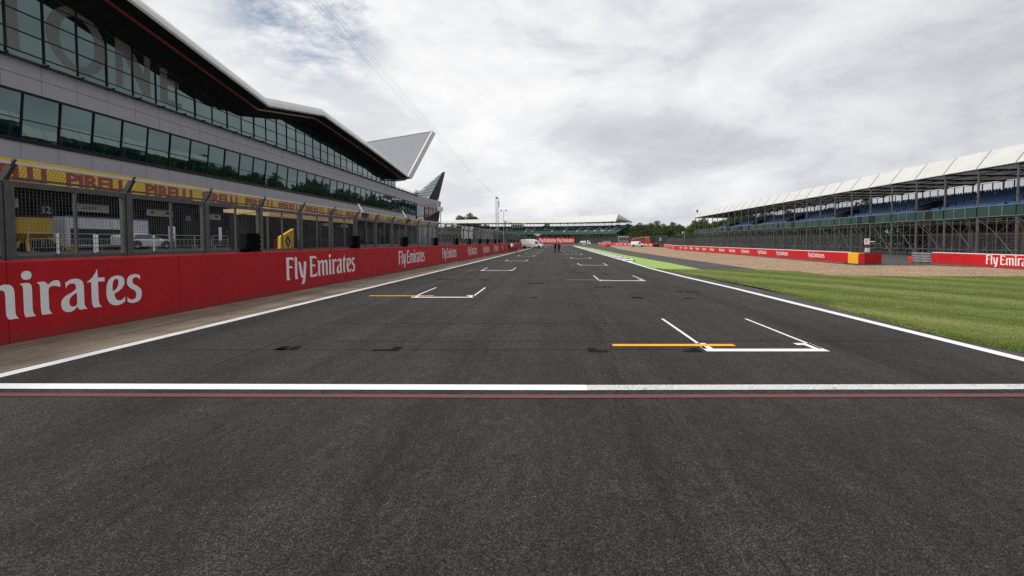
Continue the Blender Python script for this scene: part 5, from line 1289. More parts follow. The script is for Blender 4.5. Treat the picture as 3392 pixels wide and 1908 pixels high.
def gp_(u, v): p = G(u, v); return (p.x, p.y, .0)
person('person', 'person in black standing on the track with head bowed, left of the pair', gp_(1396.5, 635.6), 160, 1.92, ('cloth_black', 'cloth_black', 'car_black', 'hair_dark'), 'folded')
person('person', 'person in a black hooded jacket standing on the track, right of the pair', gp_(1406.3, 635.9), 0, 1.82, B, 'stand')
N_ = ('cloth_navy', 'cloth_navy', 'car_black', 'hair_grey')
person('person', 'person in a dark suit at the left of the four by the red wall', gp_(1281.2, 634.6), 200, 1.78, N_, 'stand', 'people standing by the red wall')
person('person', 'person in white shirt with back turned in the group of four', gp_(1287.8, 634.9), 10, 1.82, ('cloth_white', 'cloth_navy', 'car_black', 'hair_grey'), 'folded', 'people standing by the red wall')
person('person', 'person in a red top between white shirt and dark suit by the wall', gp_(1294.6, 634.2), 170, 1.7, ('cloth_red', 'cloth_black', 'car_black', 'hair_grey'), 'stand', 'people standing by the red wall')
person('person', 'person in dark suit at the right of the group by the red wall', gp_(1299.4, 635.0), 100, 1.88, ('cloth_navy', 'cloth_navy', 'car_black', 'hair_dark'), 'stand', 'people standing by the red wall')
a = PY(1643, 621, 172); person('person', 'marshal in orange overalls bending beside the tyre barrier', (a.x, 166.5, 0), 40, 1.75, ('cloth_orange', 'cloth_orange', 'car_black', 'hair_dark'), 'lean')
# on the roof terrace
for i, (u, y_, h) in enumerate(((1020.5, 118, 1.7), (1028.5, 121, 1.8), (1036, 124.5, 1.75))):
    person('person', ('dark figure on the roof terrace nearest the upper glazing', 'dark standing figure in the middle of the three on the roof terrace', 'dark figure on the roof terrace nearest the grey fin')[i], (BX - .75, y_, Z_L - 1.13), (60, 90, 120)[i], h, B, 'lean' if i != 1 else 'stand', 'people on the roof terrace')
a = PY(1084, 500, 151.5); person('person', 'person in a pale top on the roof at the foot of the dark fin', (a.x, 148.5, 14.42), -60, 1.75, ('cloth_white', 'cloth_black', 'car_black', 'hair_dark'), 'stand')
# in the pit lane
for i, (u, lab, c_) in enumerate(((571.5, 'person in dark clothes in the pit lane behind the crowd barriers', B), (587, 'person in a white shirt with back turned in the pit lane', ('cloth_white', 'cloth_black', 'car_black', 'hair_dark')), (598.5, 'person in a white shirt partly behind another in the pit lane', ('cloth_white', 'cloth_navy', 'car_black', 'hair_dark')))):
    a = PX(u, 590, -32.3); person('person', lab, (a.x, a.y, ZP), (60, 90, 140)[i], 1.78, c_, 'phone' if i == 0 else 'stand', 'people in the pit lane')

# ------------------------------------------------------------------ pit lane furniture
def make_barrier():
    r = empty('crowd_barrier'); L = 2.1
    mb = MB(); mb.path([(0, 0, .12), (0, 0, 1.0), (0, .1, 1.1), (0, L - .1, 1.1), (0, L, 1.0), (0, L, .12)], .021, 6); mb.tube((0, 0, .25), (0, L, .25), .018, 6); mb.tube((0, 0, .78), (0, L, .78), .016, 6); mb.build('frame', 'galvanised', r)
    mb = MB()
    for i in range(1, 15): mb.tube((0, L * i / 15, .25), (0, L * i / 15, .78), .008, 4, caps=False)
    mb.build('bars', 'galvanised', r)
    for y in (.25, L - .25): mb = MB(); mb.beam((-.3, y, .03), (.3, y, .03), .05, .03); mb.beam((0, y, .03), (0, y, .25), .03); mb.build('foot', 'galvanised', r)
    return r
cb = make_barrier(); y = 27.0
for i in range(19):
    o = cb if i == 0 else copy_tree(cb); o.location = (-29.6 + random.uniform(-.12, .12), y, ZP + .004); o.rotation_euler.z = random.uniform(-.04, .04); y += 2.16
    tag(o, f'grey steel crowd barrier in the pit lane, {ORDL[i]} of the row from the left', 'barrier', 'crowd barriers along the pit lane')
def make_bollard():
    r = empty('bollard')
    mb = MB(); mb.tube((0, 0, 0), (0, 0, .95), .05, 8); mb.tube((0, 0, .95), (0, 0, 1.0), .05, 8, r2=.03); mb.build('post', 'white_block', r)
    mb = MB(); mb.tube((0, 0, 0), (0, 0, .05), .13, 10); mb.build('base', 'black_rubber', r)
    mb = MB()
    for z in (.25, .5, .75): mb.tube((0, 0, z), (0, 0, z + .07), .053, 8)
    mb.build('band', 'board_white', r)
    return r
bo = make_bollard()
for i, u in enumerate((35, 146, 239, 245, 316, 388, 660)):
    a = PX(u, 630, -23.2 - (1.2 if i == 3 else 0)); o = bo if i == 0 else copy_tree(bo); o.location = (a.x, a.y, ZP + .004)
    tag(o, f'slim white bollard post in the pit lane, {ORDL[i]} from the left', 'bollard', 'white bollards in the pit lane')
# trailer with awning opening
r = empty('trailer', (-32, 32, ZP), 'white hospitality trailer with black side openings in front of garage twelve', 'trailer')
mb = MB(); x0, x1 = -33.3, -32.4; ya, yb = 32.0, 38.6; zt = 3.75
mb.box((x0, ya, ZP + .3), (x1, yb, zt)); mb.build('body', 'shaded_trailer_white', r)
mb = MB(); mb.box((x1 + .002, ya + .35, ZP + .4), (x1 + .02, ya + 4.1, 2.95)); mb.build('opening', 'car_black', r)
mb = MB(); mb.box((x1 + .001, ya - .02, zt), (x1 + .04, yb, zt + .06)); mb.build('roof_rail', 'sign_blue', r)
for y in (ya + 5, ya + 5.9):
    mb = MB(); mb.tube((x1 - .3, y, ZP + .36), (x1 + .03, y, ZP + .36), .35, 14); mb.build('wheel', 'black_rubber', r)
mb = MB(); mb.tube((x1 + .022, ya + 3.6, 3.35), (x1 + .03, ya + 3.6, 3.35), .32, 18); mb.build('roundel', 'board_white', r)
r = empty('stand_frame', (-33, 31, ZP), 'yellow hopper tank on a frame with splayed yellow legs left of the white trailer', 'machine')
a = PX(76, 570, -31.5)
mb = MB(); mb.tube((a.x, a.y, 2.55), (a.x, a.y, 3.52), .95, 22); mb.tube((a.x, a.y, 2.1), (a.x, a.y, 2.55), .45, 22, r2=.95); mb.build('tank', 'tank_yellow', r)
mb = MB(); mb.tube((a.x, a.y, 3.52), (a.x, a.y, 3.64), .98, 22); mb.build('rim', 'car_black', r)
for dx, dy in ((.5, 2.1), (-.4, 1.2), (.6, -.7), (-.5, -.6)):
    mb = MB(); mb.beam((a.x, a.y + dy * .35, 2.5), (a.x + dx, a.y + dy, ZP), .16, .2); mb.build('leg', 'tank_yellow', r)
mb = MB(); mb.bevbox((a.x - .2, a.y - .5, ZP), (a.x + .9, a.y + .7, ZP + .55), .05); mb.build('base_box', 'car_black', r)
def board(name, label, cat, u0, u1, v0, v1, X, m, m2=None, depth=.15):
    a, b = PX(u0, v1, X), PX(u1, v1, X); zt = PX((u0 + u1) / 2, v0, X).z; zb = max(ZP, PX((u0 + u1) / 2, v1, X).z)
    r = empty(name, (X, (a.y + b.y) / 2, ZP), label, cat)
    mb = MB(); mb.bevbox((X - depth, a.y, zb), (X, b.y, zt), .03); mb.build('panel', m, r)
    mb = MB()
    for y in (a.y + .08, b.y - .08): mb.beam((X - depth / 2, y, ZP), (X - depth / 2, y, zb + .05), .06)
    mb.build('leg', 'steel_dark', r)
    return r
board('orange_panel', 'bright orange upright panel beside the garages', 'panel', 610, 628, 570, 596, -33.5, 'orange_plastic')
r = board('banner_stand', 'tall white upright banner stand with dark marks behind the fence', 'banner', 428, 442, 570, 606, -32, 'white_block')
mb = MB(); a = PX(435, 590, -32)
for z in (2.2, 2.6, 3.0): mb.add([(-31.99, a.y - .12, z), (-31.99, a.y + .12, z), (-31.99, a.y, z + .16)], [(0, 1, 2)])
mb.build('mark', 'dark_text', r)
board('banner_stand', 'second slim white banner stand beside a fence post near the people in the pit lane', 'banner', 553.5, 558.5, 572, 606, -32, 'white_block')
board('cabinet', 'tall grey cabinet right of the orange panel in the pit lane', 'cabinet', 650, 664, 575, 612, -33, 'garage_grey')
board('pit_screen', 'small blue screen hanging left of the white banner stand in the pit lane', 'screen', 366, 374, 572, 579, -33, 'sign_blue', depth=.08)
board('exit_sign', 'small green sign on a post past the cream canopy', 'sign', 1011 * .1 + 1099, 1209, 763.5 / 1.3168, 768.5 / 1.3168, -13.2, 'sign_green', depth=.05)

# yellow sign with a black diamond badge, standing just behind the wall
r = empty('diamond_sign', (xw(21) - .9, 21, HW), 'yellow slant-topped sign with a black diamond emblem behind the fence', 'sign')
X = xw(21) - .55
p = [PX(u, v, X) for u, v in ((706, 629), (739.5, 629), (739.5, 575.5), (706, 596))]
mb = MB(); mb.prism(p, (-.12, 0, 0)); mb.build('panel', 'yellow_plastic', r)
c = PX(724, 607, X); hh, ww = .27, .20
outer = [(0, -hh), (ww, 0), (0, hh), (-ww, 0)]; inner = [(.02, -hh * .52), (ww * .42, 0), (-.02, hh * .52), (-ww * .42, 0)]
v_, f_ = fill([outer, inner]); mb = MB(); mb.add([(X + .012, c.y + a, c.z + b) for a, b in v_], f_); mb.build('emblem', 'car_black', r)
mb = MB(); mb.box((X - .1, p[0].y + .1, ZP), (X - .04, p[1].y - .1, p[0].z)); mb.build('stand', 'steel_dark', r)

# pit wall stand with cream canvas canopy
ps = empty('pit_stand', (-13.2, 27, ZP), 'dark pit wall stand under a pale cream canopy with yellow trim', 'stand')
xa, xb = -14.3, -12.35; ya, yb = 21.0, 30.6
mb = MB(); mb.hexa([(xa, ya, 3.36), (xb, ya, 3.2), (xb, yb, 3.2), (xa, yb, 3.36), (xa, ya, 3.5), (xb, ya, 3.58), (xb, yb, 3.56), (xa, yb, 3.5)]); mb.build('canopy', 'cream_canvas', ps)
mb = MB(); mb.beam((xb + .02, ya, 3.4), (xb + .02, yb, 3.38), .05, .36); mb.build('valance', 'cream_canvas', ps)
mb = MB(); mb.beam((xb + .05, ya, 3.2), (xb + .05, yb, 3.2), .03, .03); mb.beam((xb + .05, ya, 3.4), (xb - .3, ya - 1.6, 3.2), .05); mb.build('trim', 'yellow_plastic', ps)
mb = MB(); mb.box((xa - .1, ya + .6, ZP), (xa, yb - .4, 3.3)); mb.box((xa, ya + .4, ZP), (xa + .8, ya + 1.4, 3.2)); mb.build('back_panel', 'car_black', ps)
mb = MB(); mb.box((xb - .5, ya + 1.6, ZP + .0), (xb - .1, yb - .5, 2.35)); mb.build('desk', 'car_black', ps)
mb = MB()
for k in range(6): y = ya + 2.2 + k * 1.25; mb.box((xb - .45, y, 2.42), (xb - .4, y + .95, 2.95))
mb.build('screen', 'dark_glass', ps)
for y in (ya + .05, (ya + yb) / 2, yb - .05):
    mb = MB(); mb.beam((xb - .05, y, ZP), (xb - .05, y, 3.2), .07); mb.build('post', 'steel', ps)
mb = MB()
for k in range(5): y = ya + 2.4 + k * 1.5; mb.bevbox((xb - 1.2, y, ZP + .0), (xb - .7, y + .5, ZP + .75), .04)
mb.build('stool', 'red_plastic', ps)
# slim white masts leaning above the fence
for i, (u, v0, v1, w) in enumerate(((1187, 674, 704, 0), (1297, 696, 722, 0))):
    sx = lambda u: u
for i, (ub, vb, ut, vt, Y) in enumerate(((1107.5 - 98, 703, 996, 674.5, 0), (1119 - 15, 722.5, 1094, 697, 0))):
    pass
for i, (ub, vb, ut, vt, Y) in enumerate(((914, 535, 901.5, 513, 30), (1023, 549, 1012, 530, 39))):
    a, b = PY(ub, vb, Y), PY(ut, vt, Y); r = empty('wind_mast', (a.x, Y, a.z), ('white slanted aerial mast with a dark base above the pit fence, nearer one', 'white slanted aerial mast with a dark base above the pit fence, farther one')[i], 'mast', 'slanted masts above the pit fence')
    mb = MB(); mb.tube(a, b, .035, 8); mb.build('mast', 'white_block', r)
    mb = MB(); mb.bevbox((a.x - .05, Y - .15, a.z - .28), (a.x + .3, Y + .15, a.z + .06), .03); mb.tube((a.x + .1, Y, ZP), (a.x + .1, Y, a.z - .2), .035, 6); mb.build('base', 'car_black', r)

# ------------------------------------------------------------------ masts, tower, cables, signs in the distance
r = empty('camera_tower', (-16.5, 150, 0), 'slender lattice camera tower rising above the far grandstand', 'tower')
cx = (1251 - CX) / F * 150; zt = PY(1251, 500, 150).z; w = .36
mb = MB()
for a in (-w, w):
    for b in (-w, w): mb.beam((cx + a, 150 + b, ZP), (cx + a, 150 + b, zt), .07)
z = ZP; k = 0
while z < zt - .8:
    s = 1 if k % 2 else -1
    for b in (-w, w): mb.beam((cx - w * s, 150 + b, z), (cx + w * s, 150 + b, z + .8), .04); mb.beam((cx + b, 150 - w * s, z), (cx + b, 150 + w * s, z + .8), .04); mb.beam((cx - w, 150 + b, z), (cx + w, 150 + b, z), .04)
    z += .8; k += 1
mb.build('lattice', 'galvanised', r)
mb = MB(); mb.box((cx - .5, 149.5, zt), (cx + .5, 150.5, zt + .1)); mb.beam((cx - .45, 149.6, zt), (cx - .45, 149.6, zt + .8), .05); mb.beam((cx + .3, 149.6, zt), (cx + .3, 149.6, zt + .7), .05); mb.build('head_frame', 'galvanised', r)
mb = MB(); mb.bevbox((cx - .25, 149.7, zt + .1), (cx + .15, 150.2, zt + .6), .05); mb.build('winch', 'car_black', r)
mb = MB(); mb.beam((cx + .36, 149.6, zt - 2.6), (cx + .95, 149.6, zt - 2.6), .07); mb.beam((cx + .9, 149.6, zt - 2.6), (cx + .9, 149.6, zt - 2.1), .05); mb.build('foot_rest', 'galvanised', r)
person('person', 'climber in black and red at the top of the camera tower', (cx + .72, 149.6, zt - 2.55), 90, 1.75, ('cloth_black', 'cloth_red', 'car_black', 'hair_dark'), 'climb')
tp = Vector((cx, 149.9, zt + .3))
for i, (u0, ux) in enumerate(((789, 0), (797, 0), (812, 1), (821, 1))):
    b = PY(u0, 0, 26) ; b = tp + (b - tp) * 1.12; mb = MB(); pts_ = []
    for q in range(25):
        t = q / 24; p = tp.lerp(b, t) + Vector(((i - 1.5) * .06, 0, 0)); p.z -= 4 * t * (1 - t) * .55; pts_.append(p)
    for p, q in zip(pts_, pts_[1:]): mb.tube(p, q, .0055, 5, caps=False)
    o = mb.build('cable', 'cable_grey'); tag(o, ('thin overhead cable, leftmost of four running up from the camera tower', 'thin overhead camera cable, second from left of four', 'thin overhead camera cable, third from left of four', 'thin overhead camera cable, rightmost of four')[i], 'cable', 'overhead camera cables')
def floodlight(label, u, vt, Y, cross=True):
    p = PY(u, vt, Y); r = empty('floodlight_pole', (p.x, Y, 0), label, 'lamp post')
    mb = MB(); mb.tube((p.x, Y, 0), (p.x, Y, p.z), .11, 8, r2=.07); mb.build('pole', 'galvanised', r)
    mb = MB(); mb.beam((p.x - 1.1, Y, p.z), (p.x + 1.1, Y, p.z), .1); mb.build('crossarm', 'galvanised', r)
    for s in (-1, 1): mb = MB(); mb.bevbox((p.x + s * 1.05 - .3, Y - .25, p.z), (p.x + s * 1.05 + .3, Y + .2, p.z + .4), .06); mb.build('lamp_head', 'steel_dark', r)
floodlight('thin pole with a crossbar of lamps just right of the camera tower', 1267, 531, 190)
# tall pole with grey box near the pit building end
p = PY(1108.5, 530, 80); r = empty('box_pole', (p.x, 80, ZP), 'tall pole with a grey box on top before the pit building end', 'pole')
mb = MB(); mb.tube((p.x, 80, 4.4), (p.x, 80, p.z), .07, 8); mb.build('pole', 'galvanised', r)
mb = MB(); mb.tube((p.x, 80, ZP), (p.x, 80, 4.4), .12, 8); mb.build('pole_base', 'orange_plastic', r)
mb = MB(); mb.bevbox((p.x - .5, 79.8, p.z - .1), (p.x + .35, 80.2, p.z + .6), .05); mb.beam((p.x - .45, 80, p.z + .6), (p.x - .55, 80, p.z + 1.9), .08); mb.build('head_box', 'board_white', r)
def sign(name, label, u0, u1, v0, v1, Y, m='white_block', leg=True, cat='sign'):
    a, b = PY(u0, v1, Y), PY(u1, v0, Y); r = empty(name, (a.x, Y, ZP), label, cat)
    mb = MB(); mb.bevbox((a.x, Y, a.z), (b.x, Y + .12, b.z), .02); mb.build('board', m, r)
    mb = MB(); mb.beam(((a.x + b.x) / 2, Y + .18, ZP), ((a.x + b.x) / 2, Y + .18, b.z), .1); mb.build('post', 'steel_dark', r)
    return r
r = sign('white_sign', 'white sign board above the pit fence in front of the far grandstand', 1140.5, 1148.5, 560, 572.5, 95)
r = sign('clock_board', 'white board with a dark hand above the fence at the end of the pit building', 1053, 1065, 546, 558, 100)
mb = MB(); c = PY(1059, 552, 99.96); mb.beam((c.x - .3, 99.95, c.z - .3), (c.x + .1, 99.95, c.z + .15), .07, .03); mb.tube((c.x, 99.9, c.z), (c.x, 99.97, c.z), .13, 10); mb.build('hand', 'car_black', r)
r = sign('panel_pair', 'pair of pale panels above the round clock board', 1052.5, 1065.5, 539, 545, 101, 'board_white', cat='panel')
# dark pole with arm, and the timing gantry
p = PY(1270.5, 556, 112); r = empty('arm_pole', (p.x, 112, 0), 'black pole with a thin arm rising behind the group of four people', 'pole')
mb = MB(); mb.tube((p.x, 112, 0), (p.x, 112, p.z), .12, 8); mb.build('pole', 'car_black', r)
mb = MB(); q = PY(1288, 561, 112); mb.tube((p.x, 112, p.z), q, .05, 6); mb.build('arm', 'steel', r)
YG = 185; a, b = PY(1286, 567, YG), PY(1317, 567, YG); r = empty('light_gantry', (b.x, YG, 0), 'dark signal gantry with white lamps in front of the far grandstand', 'gantry')
l0 = PY(1271, 563, YG)
mb = MB(); mb.tube((l0.x, YG, 0), (l0.x, YG, l0.z + 1), .16, 8); mb.beam((l0.x, YG, l0.z), (b.x + .3, YG, l0.z), .3, .35); mb.build('frame', 'steel_dark', r)
mb = MB(); mb.bevbox((a.x, YG - .3, a.z - .9), (b.x, YG + .2, a.z + .35), .04); mb.build('housing', 'car_black', r)
for k in range(5):
    x = a.x + .55 + k * (b.x - a.x - 1.1) / 4
    for z in (0, -.6): mb = MB(); mb.tube((x, YG - .34, a.z + z), (x, YG - .3, a.z + z), .2, 10); mb.build('lamp', 'board_white', r)
mb = MB(); mb.box((a.x, YG - .32, a.z + .25), (b.x + .3, YG - .1, a.z + .5)); mb.box((b.x - .3, YG - .36, a.z - .3), (b.x + .35, YG - .1, a.z + .9)); mb.build('white_frame', 'board_white', r)
# cctv pole near the gate, gate and paddock bits across the gravel
p = PY(1722, 583, 170); r = empty('cctv_pole', (p.x, 170, 0), 'single pole with a round white camera left of the right grandstand', 'lamp post')
mb = MB(); mb.tube((p.x, 170, 0), (p.x, 170, p.z), .1, 8); mb.tube((p.x, 170, p.z), (p.x - .9, 170, p.z + .05), .06, 6); mb.build('pole', 'galvanised', r)
mb = MB(); mb.tube((p.x - .6, 170, p.z - .55), (p.x - .6, 170, p.z - .05), .2, 10, r2=.3); mb.build('lamp', 'lamp_white', r)  # white camera housing hung from the arm, no light source
r = empty('gate', (42, 166, 0), 'tall galvanised mesh gate in the fence beyond the tyre barrier', 'gate')
a, b = PY(1669, 606, 168), PY(1695, 606, 168); zt = PY(1680, 598, 168).z
mb = MB()
for t in (0, .25, .5, .75, 1): x = a.x + (b.x - a.x) * t; mb.beam((x, 168, 0), (x, 168, zt), .09)
for z in (.1, zt * .72, zt): mb.beam((a.x, 168, z), (b.x, 168, z), .1)
mb.build('frame', 'galvanised', r)
r = empty('marshal_post', (28, 210, 0), 'small white cabin behind the far red barrier, left of the small van', 'cabin')
a, b = PY(1557, 613, 262), PY(1582, 595.5, 262); zt = b.z
mb = MB(); mb.box((a.x, 262, 0), (b.x, 265, zt)); mb.build('wall', 'board_white', r); mb = MB(); mb.box((a.x - .2, 261.8, zt), (b.x + .2, 265.2, zt + .25)); mb.build('roof', 'white_block', r)
for k in range(3): x = a.x + .5 + k * 1.7; mb = MB(); mb.box((x, 261.97, zt - 2.0), (x + 1.2, 261.99, zt - .7)); mb.build('window', 'dark_glass', r)
r = empty('recovery_crane', (50, 250, 0), 'orange recovery vehicle with a raised jib behind the small van and the far barrier', 'vehicle')
a, b = PY(1588, 606, 250), PY(1636, 606, 250)
mb = MB(); mb.bevbox((a.x, 250, .7), (b.x, 252.2, 2.9), .1); mb.build('body', 'red_plastic', r); mb = MB(); mb.bevbox((b.x - 2.2, 249.95, 1.0), (b.x - .2, 252.25, 3.9), .15); mb.build('cab', 'orange_plastic', r)
mb = MB(); mb.beam((a.x + .5, 251, 3.2), (b.x - .5, 251, 4.3), .4, .5); mb.build('jib', 'yellow_plastic', r)
for x in (a.x + 1.2, b.x - 1.3): mb = MB(); mb.tube((x, 249.9, .55), (x, 250.3, .55), .55, 14); mb.build('wheel', 'black_rubber', r)
r = empty('flag_box', (47, 185, 0), 'small white upright box on a stand beyond the tyre barrier', 'box')
a = PY(1662, 600, 185); mb = MB(); mb.bevbox((a.x - .45, 185, 2.0), (a.x + .35, 185.6, a.z + .3), .08); mb.build('box', 'white_block', r); mb = MB(); mb.tube((a.x, 185.3, 0), (a.x, 185.3, 2), .07, 6); mb.build('post', 'steel', r)
# red containers behind the right grandstand
for i, (x, y, L, hgt) in enumerate(((66.5, 83.2, 7, 4.3), (66.8, 76, 7, 4.7), (67, 68.8, 7, 4.5))):
    r = empty('container', (x, y, 0), ('red shipping container under the right grandstand, farthest of three', 'red shipping container under the right grandstand, middle of three', 'red shipping container under the right grandstand, nearest the frame edge')[i], 'container', 'red containers behind the right grandstand')
    mb = MB(); n = 28
    ring0 = []
    for k in range(n): ring0.append((x - (.03 if k % 2 else -.03), y + L * k / n))
    ring0 += [(x + 2.4, y + L), (x + 2.4, y)]
    mb.loft([[(a, b, .15) for a, b in ring0], [(a, b, hgt) for a, b in ring0]]); mb.build('body', 'red_container', r)
    mb = MB()
    for yy in (y, y + L - L / n): mb.box((x - .08, yy - .06, 0), (x + .06, yy + .1, hgt + .05))
    mb.box((x - .08, y, hgt), (x + .06, y + L - .25, hgt + .1)); mb.build('corner_frame', 'red_wall', r)

# lorries parked in the paddock, seen through the far run of fence
def lorry(label, u, Y, rot, m='white_block'):
    p = PY(u, 606, Y); r = empty('lorry', (0, 0, 0), label, 'lorry', 'lorries beyond the pit fence')
    mb = MB(); mb.bevbox((0, -1.25, 1.1), (7.2, 1.25, 3.7), .06); mb.build('box_body', m, r)
    mb = MB(); mb.loft([section(*s) for s in [(7.5, .5, 1.6, 2.9, 1.1, 1.2, 1.1), (8.6, .5, 1.6, 2.95, 1.1, 1.2, 1.1), (9.3, .5, 1.5, 2.4, 1.1, 1.2, 1.05), (9.5, .55, 1.3, 1.7, 1.05, 1.15, 1.0)]]); mb.build('cab', m, r)
    mb = MB(); mb.poly([(9.42, -1.0, 1.75), (9.42, 1.0, 1.75), (8.75, .95, 2.8), (8.75, -.95, 2.8)]); mb.build('windscreen', 'dark_glass', r)
    mb = MB(); mb.box((0, -.5, .7), (8.6, .5, 1.09)); mb.build('chassis', 'car_black', r)
    for x in (1.3, 2.5, 8.1):
        for s in (1, -1): wheel(r, x, s * 1.05, .48, .28, s)
    r.location = (p.x, Y, ZP + .004); r.rotation_euler.z = math.radians(rot)
lorry('white lorry parked beyond the pit fence, the nearer one', 1176, 104, 100)
lorry('grey-bodied lorry parked beyond the pit fence, the farther one', 1206, 132, 78, 'board_white')

# ------------------------------------------------------------------ trees
def crown_mesh(seed, rx, ry, rz, nclump, nleaf, leaf):
    g = np.random.default_rng(seed); V = []
    d = g.normal(size=(nclump, 3)); d /= np.linalg.norm(d, axis=1)[:, None]; d[:, 2] = d[:, 2] * .9 + .1
    rad = g.uniform(.3, .82, nclump) ** .7
    lump = 1 + .22 * np.sin(d[:, 0] * 4 + seed) * np.cos(d[:, 1] * 3.3 + seed * 2)
    C = d * rad[:, None] * lump[:, None] * np.array([rx, ry, rz])
    cr = g.uniform(.24, .4, nclump) * min(rx, rz)
    idx = g.integers(0, nclump, nleaf); e = g.normal(size=(nleaf, 3)); e /= np.linalg.norm(e, axis=1)[:, None]
    P = C[idx] + e * (cr[idx] * g.uniform(.5, 1, nleaf))[:, None] * np.array([1.15, 1.15, .8])
    n1 = g.normal(size=(nleaf, 3)); n1 /= np.linalg.norm(n1, axis=1)[:, None]; n2 = np.cross(n1, g.normal(size=(nleaf, 3))); n2 /= np.linalg.norm(n2, axis=1)[:, None]
    s = leaf * g.uniform(.5, 1.2, nleaf)[:, None]
    V = np.stack([P - n1 * s, P - n2 * s * .6, P + n1 * s, P + n2 * s * .6], axis=1)
    return tri_mesh('crown', V, 'foliage', 4)
CR = [crown_mesh(11, 5.5, 5.5, 5.2, 70, 9000, .34), crown_mesh(23, 6.5, 6, 4.8, 80, 9500, .36), crown_mesh(5, 4.4, 4.4, 6.2, 60, 8000, .33), crown_mesh(31, 6, 6, 6, 80, 10000, .36)]
mb = MB(); mb.tube((0, 0, 0), (0, .1, 5), .38, 8, r2=.24); 
for a in range(5): an_ = a * 1.3; mb.tube((0, .1, 3.5 + a * .35), (2.6 * math.cos(an_), 2.6 * math.sin(an_), 7 + a * .4), .16, 6, r2=.05)
mb.tube((0, .1, 5), (.2, 0, 9.5), .22, 6, r2=.06)
tq = mb.build('trunk', 'bark'); TRUNK = tq.data; bpy.data.objects.remove(tq)
def tree(label, x, y, s, kind, rot=0, group=None, z=0, sz=1.0):
    r = empty('tree', (x, y, z), label, 'tree', group); r.scale = (s, s, s * sz); r.rotation_euler.z = rot
    for nm, me, loc in (('trunk', TRUNK, (0, 0, 0)), ('crown', CR[kind], (0, 0, 7.6))):
        o = bpy.data.objects.new(nm, me); col.objects.link(o); o.parent = r; o.location = loc
    return r
tree('rounded olive-green tree showing above the roof of the far grandstand at left', *PY(1176, 560, 455)[:2], 2.2, 1)
kinds = ('rounded', 'broad', 'tall', 'bushy')
us = [1560, 1580, 1598, 1613, 1626, 1640, 1655, 1669, 1684, 1698, 1713, 1727, 1742, 1757, 1772]
for i, u in enumerate(us):
    Y = 450 if i < 2 else 400 + random.uniform(-30, 40); p = PY(u, 600, Y); k = (i * 7) % 4
    tree(f'{kinds[k]} tree in the wood between the grandstands, {ORDL[i]} from the left', p.x, Y, 1.28 + random.uniform(-.14, .16), k, i * 1.1, 'trees in the wood between the grandstands')
for i in range(9):
    u = 1604 + i * 18; Y = 350 + random.uniform(-25, 10); p = PY(u, 600, Y); k = (i * 5 + 1) % 4
    tree(f'low {kinds[k]} tree at the front edge of the wood, {ORDL[i]} from the left', p.x, Y, .82 + random.uniform(-.1, .16), k, i * .7, 'low trees at the edge of the wood')
for i in range(32):
    y = 44 + i * 7.2; k = (i * 3 + 1) % 4
    tree(f'{kinds[k]} tree behind the right grandstand, {ORDL[i]} from the near end', 82 + (i * 37 % 11), y, (.76 if y < 170 else .9) + (i * 29 % 10) * .022, k, i * .9, 'trees behind the right grandstand')
for i in range(9):
    u = 1110 + i * 54; p = PY(u, 600, 446); k = (i * 3) % 4
    tree(f'tree seen under the roof of the far grandstand, {ORDL[i]} from the left', p.x, 446, 1.15 + (i % 3) * .1, k, i * .8, 'trees behind the far grandstand')
# a continuous far wood closing the horizon
g = np.random.default_rng(3); n = 26000
seg = g.random(n); x = -500 + seg * 1100; y = 520 + 25 * np.sin(x * .02) + g.normal(0, 9, n); hgt = 9 + 4 * np.sin(x * .045) + 3 * np.sin(x * .13 + 1)
zz = g.random(n) ** .7 * hgt; Pp = np.c_[x, y, zz]; a1 = g.normal(size=(n, 3)); a1 /= np.linalg.norm(a1, axis=1)[:, None]; a2 = np.cross(a1, g.normal(size=(n, 3))); a2 /= np.linalg.norm(a2, axis=1)[:, None]
V = np.stack([Pp - a1 * 1.6, Pp - a2 * 1.2, Pp + a1 * 1.6, Pp + a2 * 1.2], axis=1)
o = bpy.data.objects.new('far_wood', tri_mesh('far_wood', V, 'foliage', 4)); col.objects.link(o); o['kind'] = 'stuff'
# hedgerow that closes the view under the two stands
g = np.random.default_rng(8); n = 30000
t = g.random(n); side = g.random(n) < .55
x = np.where(side, -150 + t * 330, 79 + g.normal(0, 1.2, n)); y = np.where(side, 436 + 6 * np.sin(t * 40) + g.normal(0, 2.5, n), 40 + t * 250)
hgt = np.where(side, 9.5 + 2 * np.sin(t * 55) + np.sin(t * 131), 6.6 + .7 * np.sin(t * 70) + .6 * np.sin(t * 177))
zz = g.random(n) ** .8 * hgt; Pp = np.c_[x, y, zz]; a1 = g.normal(size=(n, 3)); a1 /= np.linalg.norm(a1, axis=1)[:, None]; a2 = np.cross(a1, g.normal(size=(n, 3))); a2 /= np.linalg.norm(a2, axis=1)[:, None]
s_ = np.where(side, .95, .5)[:, None]
o = bpy.data.objects.new('hedgerow', tri_mesh('hedgerow', np.stack([Pp - a1 * s_, Pp - a2 * s_ * .7, Pp + a1 * s_, Pp + a2 * s_ * .7], axis=1), 'foliage', 4)); col.objects.link(o); o['kind'] = 'stuff'
# plant tub on the terrace
r = empty('shrub', (BX + .4, 128.5, Z_L), 'small bright green shrub on the terrace edge at the foot of the fin', 'plant')
o = bpy.data.objects.new('foliage', tri_mesh('foliage', (lambda q: q)(np.stack([np.random.default_rng(4).normal(0, .4, (300, 3)) + np.random.default_rng(5 + i).normal(0, .09, (300, 3)) for i in range(3)], axis=1)), 'grass_blade')); col.objects.link(o); o.parent = r; o.location = (0, 0, .55)
mb = MB(); mb.bevbox((-.4, -.5, 0), (.4, .5, .35), .04); mb.build('tub', 'concrete', r).location = (0, 0, 0)
